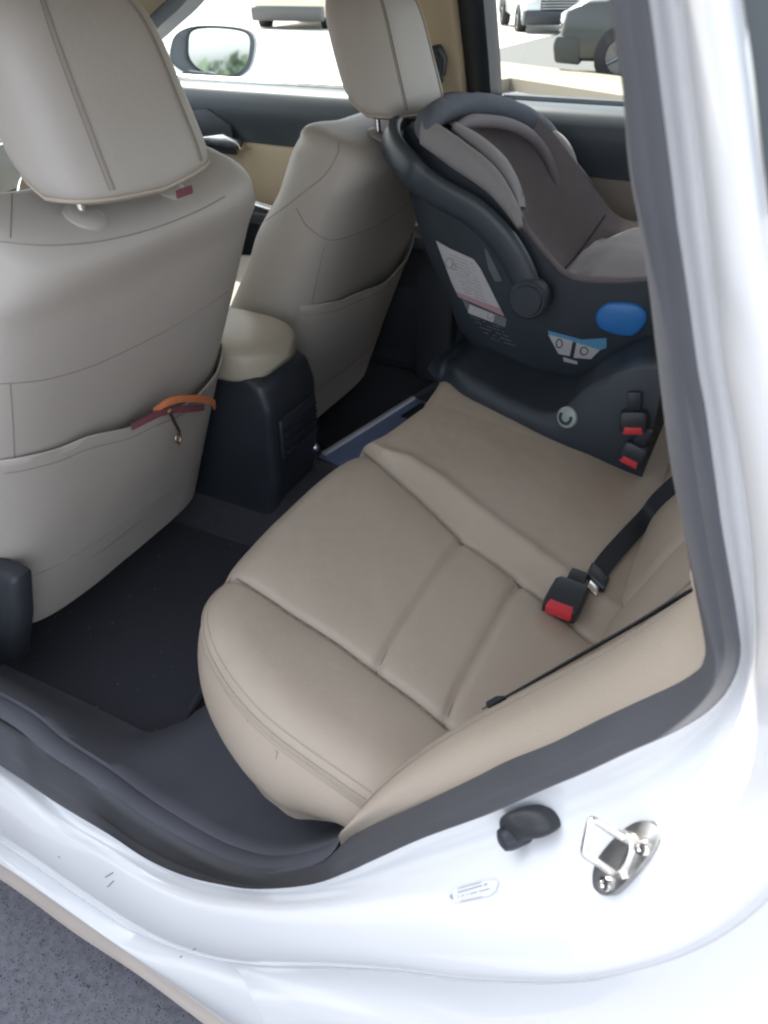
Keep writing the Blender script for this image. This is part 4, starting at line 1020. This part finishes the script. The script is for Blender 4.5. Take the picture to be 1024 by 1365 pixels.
# seam across the liner at the seat bight
b = MB(); b.tube([p+Vector((.0, 0, .001)) for p in si[36][2:-2]], .0022, 5); b.tube([p+Vector((.0, 0, .001)) for p in [r_[24] for r_ in si[4:34]]], .0014, 5); b.build('liner_seam', mat('liner_thread', (.09, .085, .095), .9), liner, off)
# light grey rim pads round the head end
def rim_pad(i0, i1, side, rr, material, name, dz=.0, fl=.6):
    j = 0 if side < 0 else -1
    P = [so[i][j]+Vector((0, side*-.004, dz)) for i in range(i0, i1)]
    n = len(P); rad = [rr*(.35+.65*math.sin(math.pi*min(max((k+1)/(n+1), .0), 1))**.5) for k in range(n)]
    b = MB(); b.tube(P, rad, 14, flat=fl, up=(0, 1, 0) if False else (.5, 0, .85)); return b.build(name, material, car_seat, off, angle=180)
# canopy folded into a roll round the head end
CP = cr([YC(568, 188, 1.185), YC(568, 166, 1.20), YC(582, 152, 1.25), YC(608, 144, 1.34), YC(640, 143, 1.43), YC(675, 150, 1.52), YC(708, 166, 1.575), YC(736, 192, 1.592), YC(752, 216, 1.592)], 80)
rows = []
for i, p in enumerate(CP):
    t = (CP[min(i+1, 79)]-CP[max(i-1, 0)]).normalized(); u = Vector((.75, 0, .66)); u = (u-t*u.dot(t)).normalized(); v = t.cross(u)
    k = min(1, .30+1.1*math.sin(math.pi*(i+.6)/80.2)**.8)
    rows.append([p+u*.027*k*sp(math.cos(2*math.pi*j/24), .8)+v*.020*k*sp(math.sin(2*math.pi*j/24), .8)+Vector((0, 0, .0025*noise.noise(Vector((i*.3, j*.5, 2))))) for j in range(24)])
b = MB(); b.grid(rows, cv=True, capa=True, capb=True); b.build('folded_canopy', DGREYF, car_seat, off, angle=180)
LP = cr([YC(604, 172, 1.235), YC(622, 163, 1.30), YC(645, 161, 1.39), YC(678, 166, 1.48), YC(706, 180, 1.54), YC(727, 204, 1.56), YC(742, 240, 1.565), YC(756, 282, 1.565)], 60)
b = MB(); b.tube(LP, [.012*min(1, .3+1.2*math.sin(math.pi*(i+.5)/60)) for i in range(60)], 12); b.build('liner_edge', mat('mid_grey_fabric', (.20, .185, .20), .9, bump=.6, bscale=900), car_seat, off, angle=180)
padL = [(563, 176, 1.19), (600, 205, 1.185), (640, 240, 1.18), (672, 272, 1.178), (692, 302, 1.178)]
P = [YC(x, y, v) for x, y, v in padL]; P = [q.copy() for q in cr(P, 40)]
def sweep_pad(pxa, pxb, ya, yb, bul, material, name, thick=.02):
    """cushioned strip between two edges given on the near side of the carrier"""
    A = [YC(p.x, p.y, ya) for p in cr([(a, b_, 0) for a, b_ in pxa], 40)]; B = [YC(p.x, p.y, yb) for p in cr([(a, b_, 0) for a, b_ in pxb], 40)]
    rows = []
    for a, c_ in zip(A, B):
        n = Vector((.1, -.7, .5)).normalized(); row = []
        for k in range(13):
            t = k/12; row.append(a.lerp(c_, t)+n*bul*math.sin(math.pi*t)**.6)
        row += [c_+Vector((.0, .03, -.02)), a+Vector((0, .03, .0))]
        rows.append(row)
    b = MB(); b.grid(rows, cv=True, capa=True, capb=True); return b.build(name, material, car_seat, off, angle=180)
sweep_pad([(560, 192), (600, 222), (648, 255), (675, 285), (690, 306)], [(566, 155), (604, 178), (660, 222), (688, 268), (698, 304)], 1.180, 1.200, .014, LGREYF, 'rim_pad')
sweep_pad([(604, 176), (640, 206), (668, 236), (686, 266), (693, 282)], [(612, 166), (645, 184), (676, 212), (692, 246), (697, 274)], 1.225, 1.27, .022, LGREYF, 'head_cushion')
# far rim pad and harness bits
fpad = [YC(x, y, 1.585) for x, y in [(728, 176), (744, 192), (756, 214), (765, 240)]]
b = MB(); b.tube(cr(fpad, 20), [.010+.010*math.sin(math.pi*(k+1)/22) for k in range(20)], 12); b.build('rim_pad', LGREYF, car_seat, off)
b = MB(); b.tube(cr([YC(766, 244, 1.59), YC(775, 268, 1.59), YC(788, 294, 1.59)], 12), .012, 10); b.build('far_rim_trim', BLACK, car_seat, off)
c = YC(795, 300, 1.57); b = MB(); b.tube([YC(780, 296, 1.57), YC(796, 299, 1.57), YC(812, 305, 1.57)], [.009, .013, .006], 10, flat=.6); b.build('harness_clip', mat('clip_grey', (.3, .29, .29), .4), car_seat, off)
# leg pad: fabric over the foot end between the rims
rows = []
for i in range(26):
    t = i/25; x = .435+.28*t; row = []
    for j in range(33):
        s_ = j/32*2-1; z = smooth([(0, .765), (.3, .80), (1, .82)], t)+.022*(1-s_*s_)-.006+.006*noise.noise(Vector((x*12, s_*3, 1)))
        if abs(s_) > .9: z -= .05*((abs(s_)-.9)/.1)**2
        (x_, z_), = TC([(x, z)], .945); row.append(Vector((x_, yc+.194*s_, z_)))
    rows.append(row)
b = MB(); b.grid(rows); b.build('leg_pad', mat('taupe_fabric', (.23, .21, .21), .9, var=.1, vscale=40, bump=.6, bscale=900, sheen=.15), car_seat, off, angle=180)
# carrying handle: flat bar from the pivots round the head end
ph = YC(706, 397, 1.165); hp = [(706, 397), (694, 360), (668, 318), (632, 283), (595, 262), (562, 240), (545, 222)]
near = [YC(x, y, 1.168) for x, y in hp]; far_ = [Vector((p.x, 2*yc-p.y, p.z)) for p in near]
e = near[-1]
bend_ = [Vector((e.x-.05, e.y+.035, e.z+.025)), Vector((e.x-.075, e.y+.10, e.z+.045)), Vector((e.x-.08, yc, e.z+.05))]
bendf = [Vector((p.x, 2*yc-p.y, p.z)) for p in bend_[:2][::-1]]
P = cr(near+bend_+bendf+far_[::-1], 120)
rad = [.030 if i < 48 or i > 72 else .026 for i in range(120)]
b = MB(); rows = []
for i, p in enumerate(P):
    t = (P[min(i+1, 119)]-P[max(i-1, 0)]).normalized(); u = Vector((.5, 0, .86)); 
    inw = Vector((0, 1 if p.y < yc else -1, 0))
    u = u-t*u.dot(t); u.normalize(); v = t.cross(u).normalized()
    k = min(1, abs(p.y-yc)/.2)
    rows.append([p+u*(.0155+.010*k)*sp(math.cos(2*math.pi*j/20), .7)+v*.012*sp(math.sin(2*math.pi*j/20), .7) for j in range(20)])
b.grid(rows, cv=True, capa=True, capb=True); hnd = b.build('carry_handle', mat('handle_plastic', (.032, .043, .054), .38, var=.12, vscale=14), car_seat, off, angle=60)
for s_ in (-1, 1):
    c = Vector((ph.x, yc+s_*(yc-ph.y), ph.z)); b = MB(); b.lathe([(0, .018), (.026, .018), (.028, .014), (.032, .014), (.036, .010), (.037, -.01)], c, (0, s_, 0), 32); b.build('handle_pivot', SHELL, hnd, off)
# flared outer side panel with the blue release button
TS2 = bvh(shell, hnd, off=off)
def decal(name, px, material, lift, parent=car_seat, tree=TS, n=6, off=off):
    """flat printed label laid on a surface"""
    poly = []
    for i in range(len(px)):
        a, c_ = px[i], px[(i+1) % len(px)]
        for k in range(n): t = k/n; poly.append((a[0]+(c_[0]-a[0])*t, a[1]+(c_[1]-a[1])*t))
    cx = sum(p[0] for p in poly)/len(poly); cy = sum(p[1] for p in poly)/len(poly)
    rows = []
    for k in (1, .75, .5, .25, .02):
        row = []
        for p in poly:
            h = hit(tree, cx+(p[0]-cx)*k, cy+(p[1]-cy)*k, lift)
            row.append(h[0] if h else YC(p[0], p[1], 1.10-lift))
        rows.append(row)
    b = MB(); b.grid(rows, cv=True); return b.build(name, material, parent, off, smooth=False)
lab = decal('warning_label', [(582, 320), (601, 331), (632, 345), (641, 357), (655, 385), (673, 421), (612, 395), (603, 376)], PAPER, .002)
decal('label_band', [(609, 388), (650, 404), (667, 410), (673, 421), (612, 395)], PINK, .0026, lab)
b = MB()
for k in range(11): 
    y0 = 340+k*5; x0 = 598+k*2.0; lines(b, TS, x0+2, y0-2, x0+34-k*.3, y0+11, 13, .0027, .0006, .85)
def circ(b, tree, cx, cy, r_, lift, th, sq=1): 
    P = []
    for k in range(16):
        a = 2*math.pi*k/16; h = hit(tree, cx+r_*math.cos(a), cy+r_*sq*math.sin(a), lift)
        if h: P.append(h[0])
    if len(P) > 6: b.tube(P, th, 5, closed=True)
circ(b, TS, 600, 350, 5, .0027, .0008, 1.3); circ(b, TS, 606, 355, 3, .0027, .0008, 1.3)
b.build('label_print', INKG, lab, off)
l2 = decal('small_label', [(617, 398), (628, 404), (676, 424), (674, 436), (655, 428), (626, 418)], GREYL, .002)
b = MB(); 
decal('label_patch', [(627, 405), (661, 419), (658, 429), (625, 416)], PAPER, .0026, l2)
circ(b, TS, 655, 420, 4, .003, .0007)
for k in range(5): lines(b, TS, 628+k*6, 421+k*7, 668+k*5, 436+k*6, 12, .0024, .0006, .8)
b.build('label_print', INKG, l2, off)
decal('side_slot', [(646, 330), (650, 333), (660, 352), (670, 374), (661, 375), (652, 358)], mat('slot_grey', (.12, .135, .15), .5), .0022, car_seat, TS2)
tri = decal('guide_label', [(731, 440), (735, 442), (762, 449), (800, 460), (803, 452), (809, 450), (809, 463), (800, 466), (732, 445)], LBLUE, .002)
decal('guide_picture', [(731, 445), (764, 454), (760, 474), (745, 471)], PAPER, .002, tri); decal('guide_picture', [(769, 456), (800, 466), (788, 478), (765, 476)], PAPER, .002, tri)
decal('guide_picture', [(751, 475), (770, 481), (770, 485), (752, 481)], PAPER, .002, tri)
b = MB(); circ(b, TS, 746, 457, 4, .0028, .0012, 1.4); b.build('guide_print', INK, tri, off)
b = MB(); circ(b, TS, 779, 467, 5, .0028, .0012, 1.0); b.build('guide_print', INK, tri, off)
# blue button
bp_ = [(812, 403), (846, 404), (860, 414), (862, 428), (852, 442), (838, 447), (812, 442), (797, 432), (796, 416)]
q = []
for p in cr([(a, b_, 0) for a, b_ in bp_], 40, closed=True):
    h = hit(TS, p.x, p.y, .0); q.append(h[0] if h else YC(p.x, p.y, 1.19))
q0 = sum(q, Vector())/len(q); nb = Vector((0, -1, .05)).normalized()
b = MB(); b.grid([[q0+(p-q0)*k+nb*l for p in q] for k, l in ((1, -.012), (1, .004), (.96, .008), (.85, .010), (.4, .0115), (.02, .012))], cv=True); b.build('release_button', BLUE, car_seat, off, angle=60)
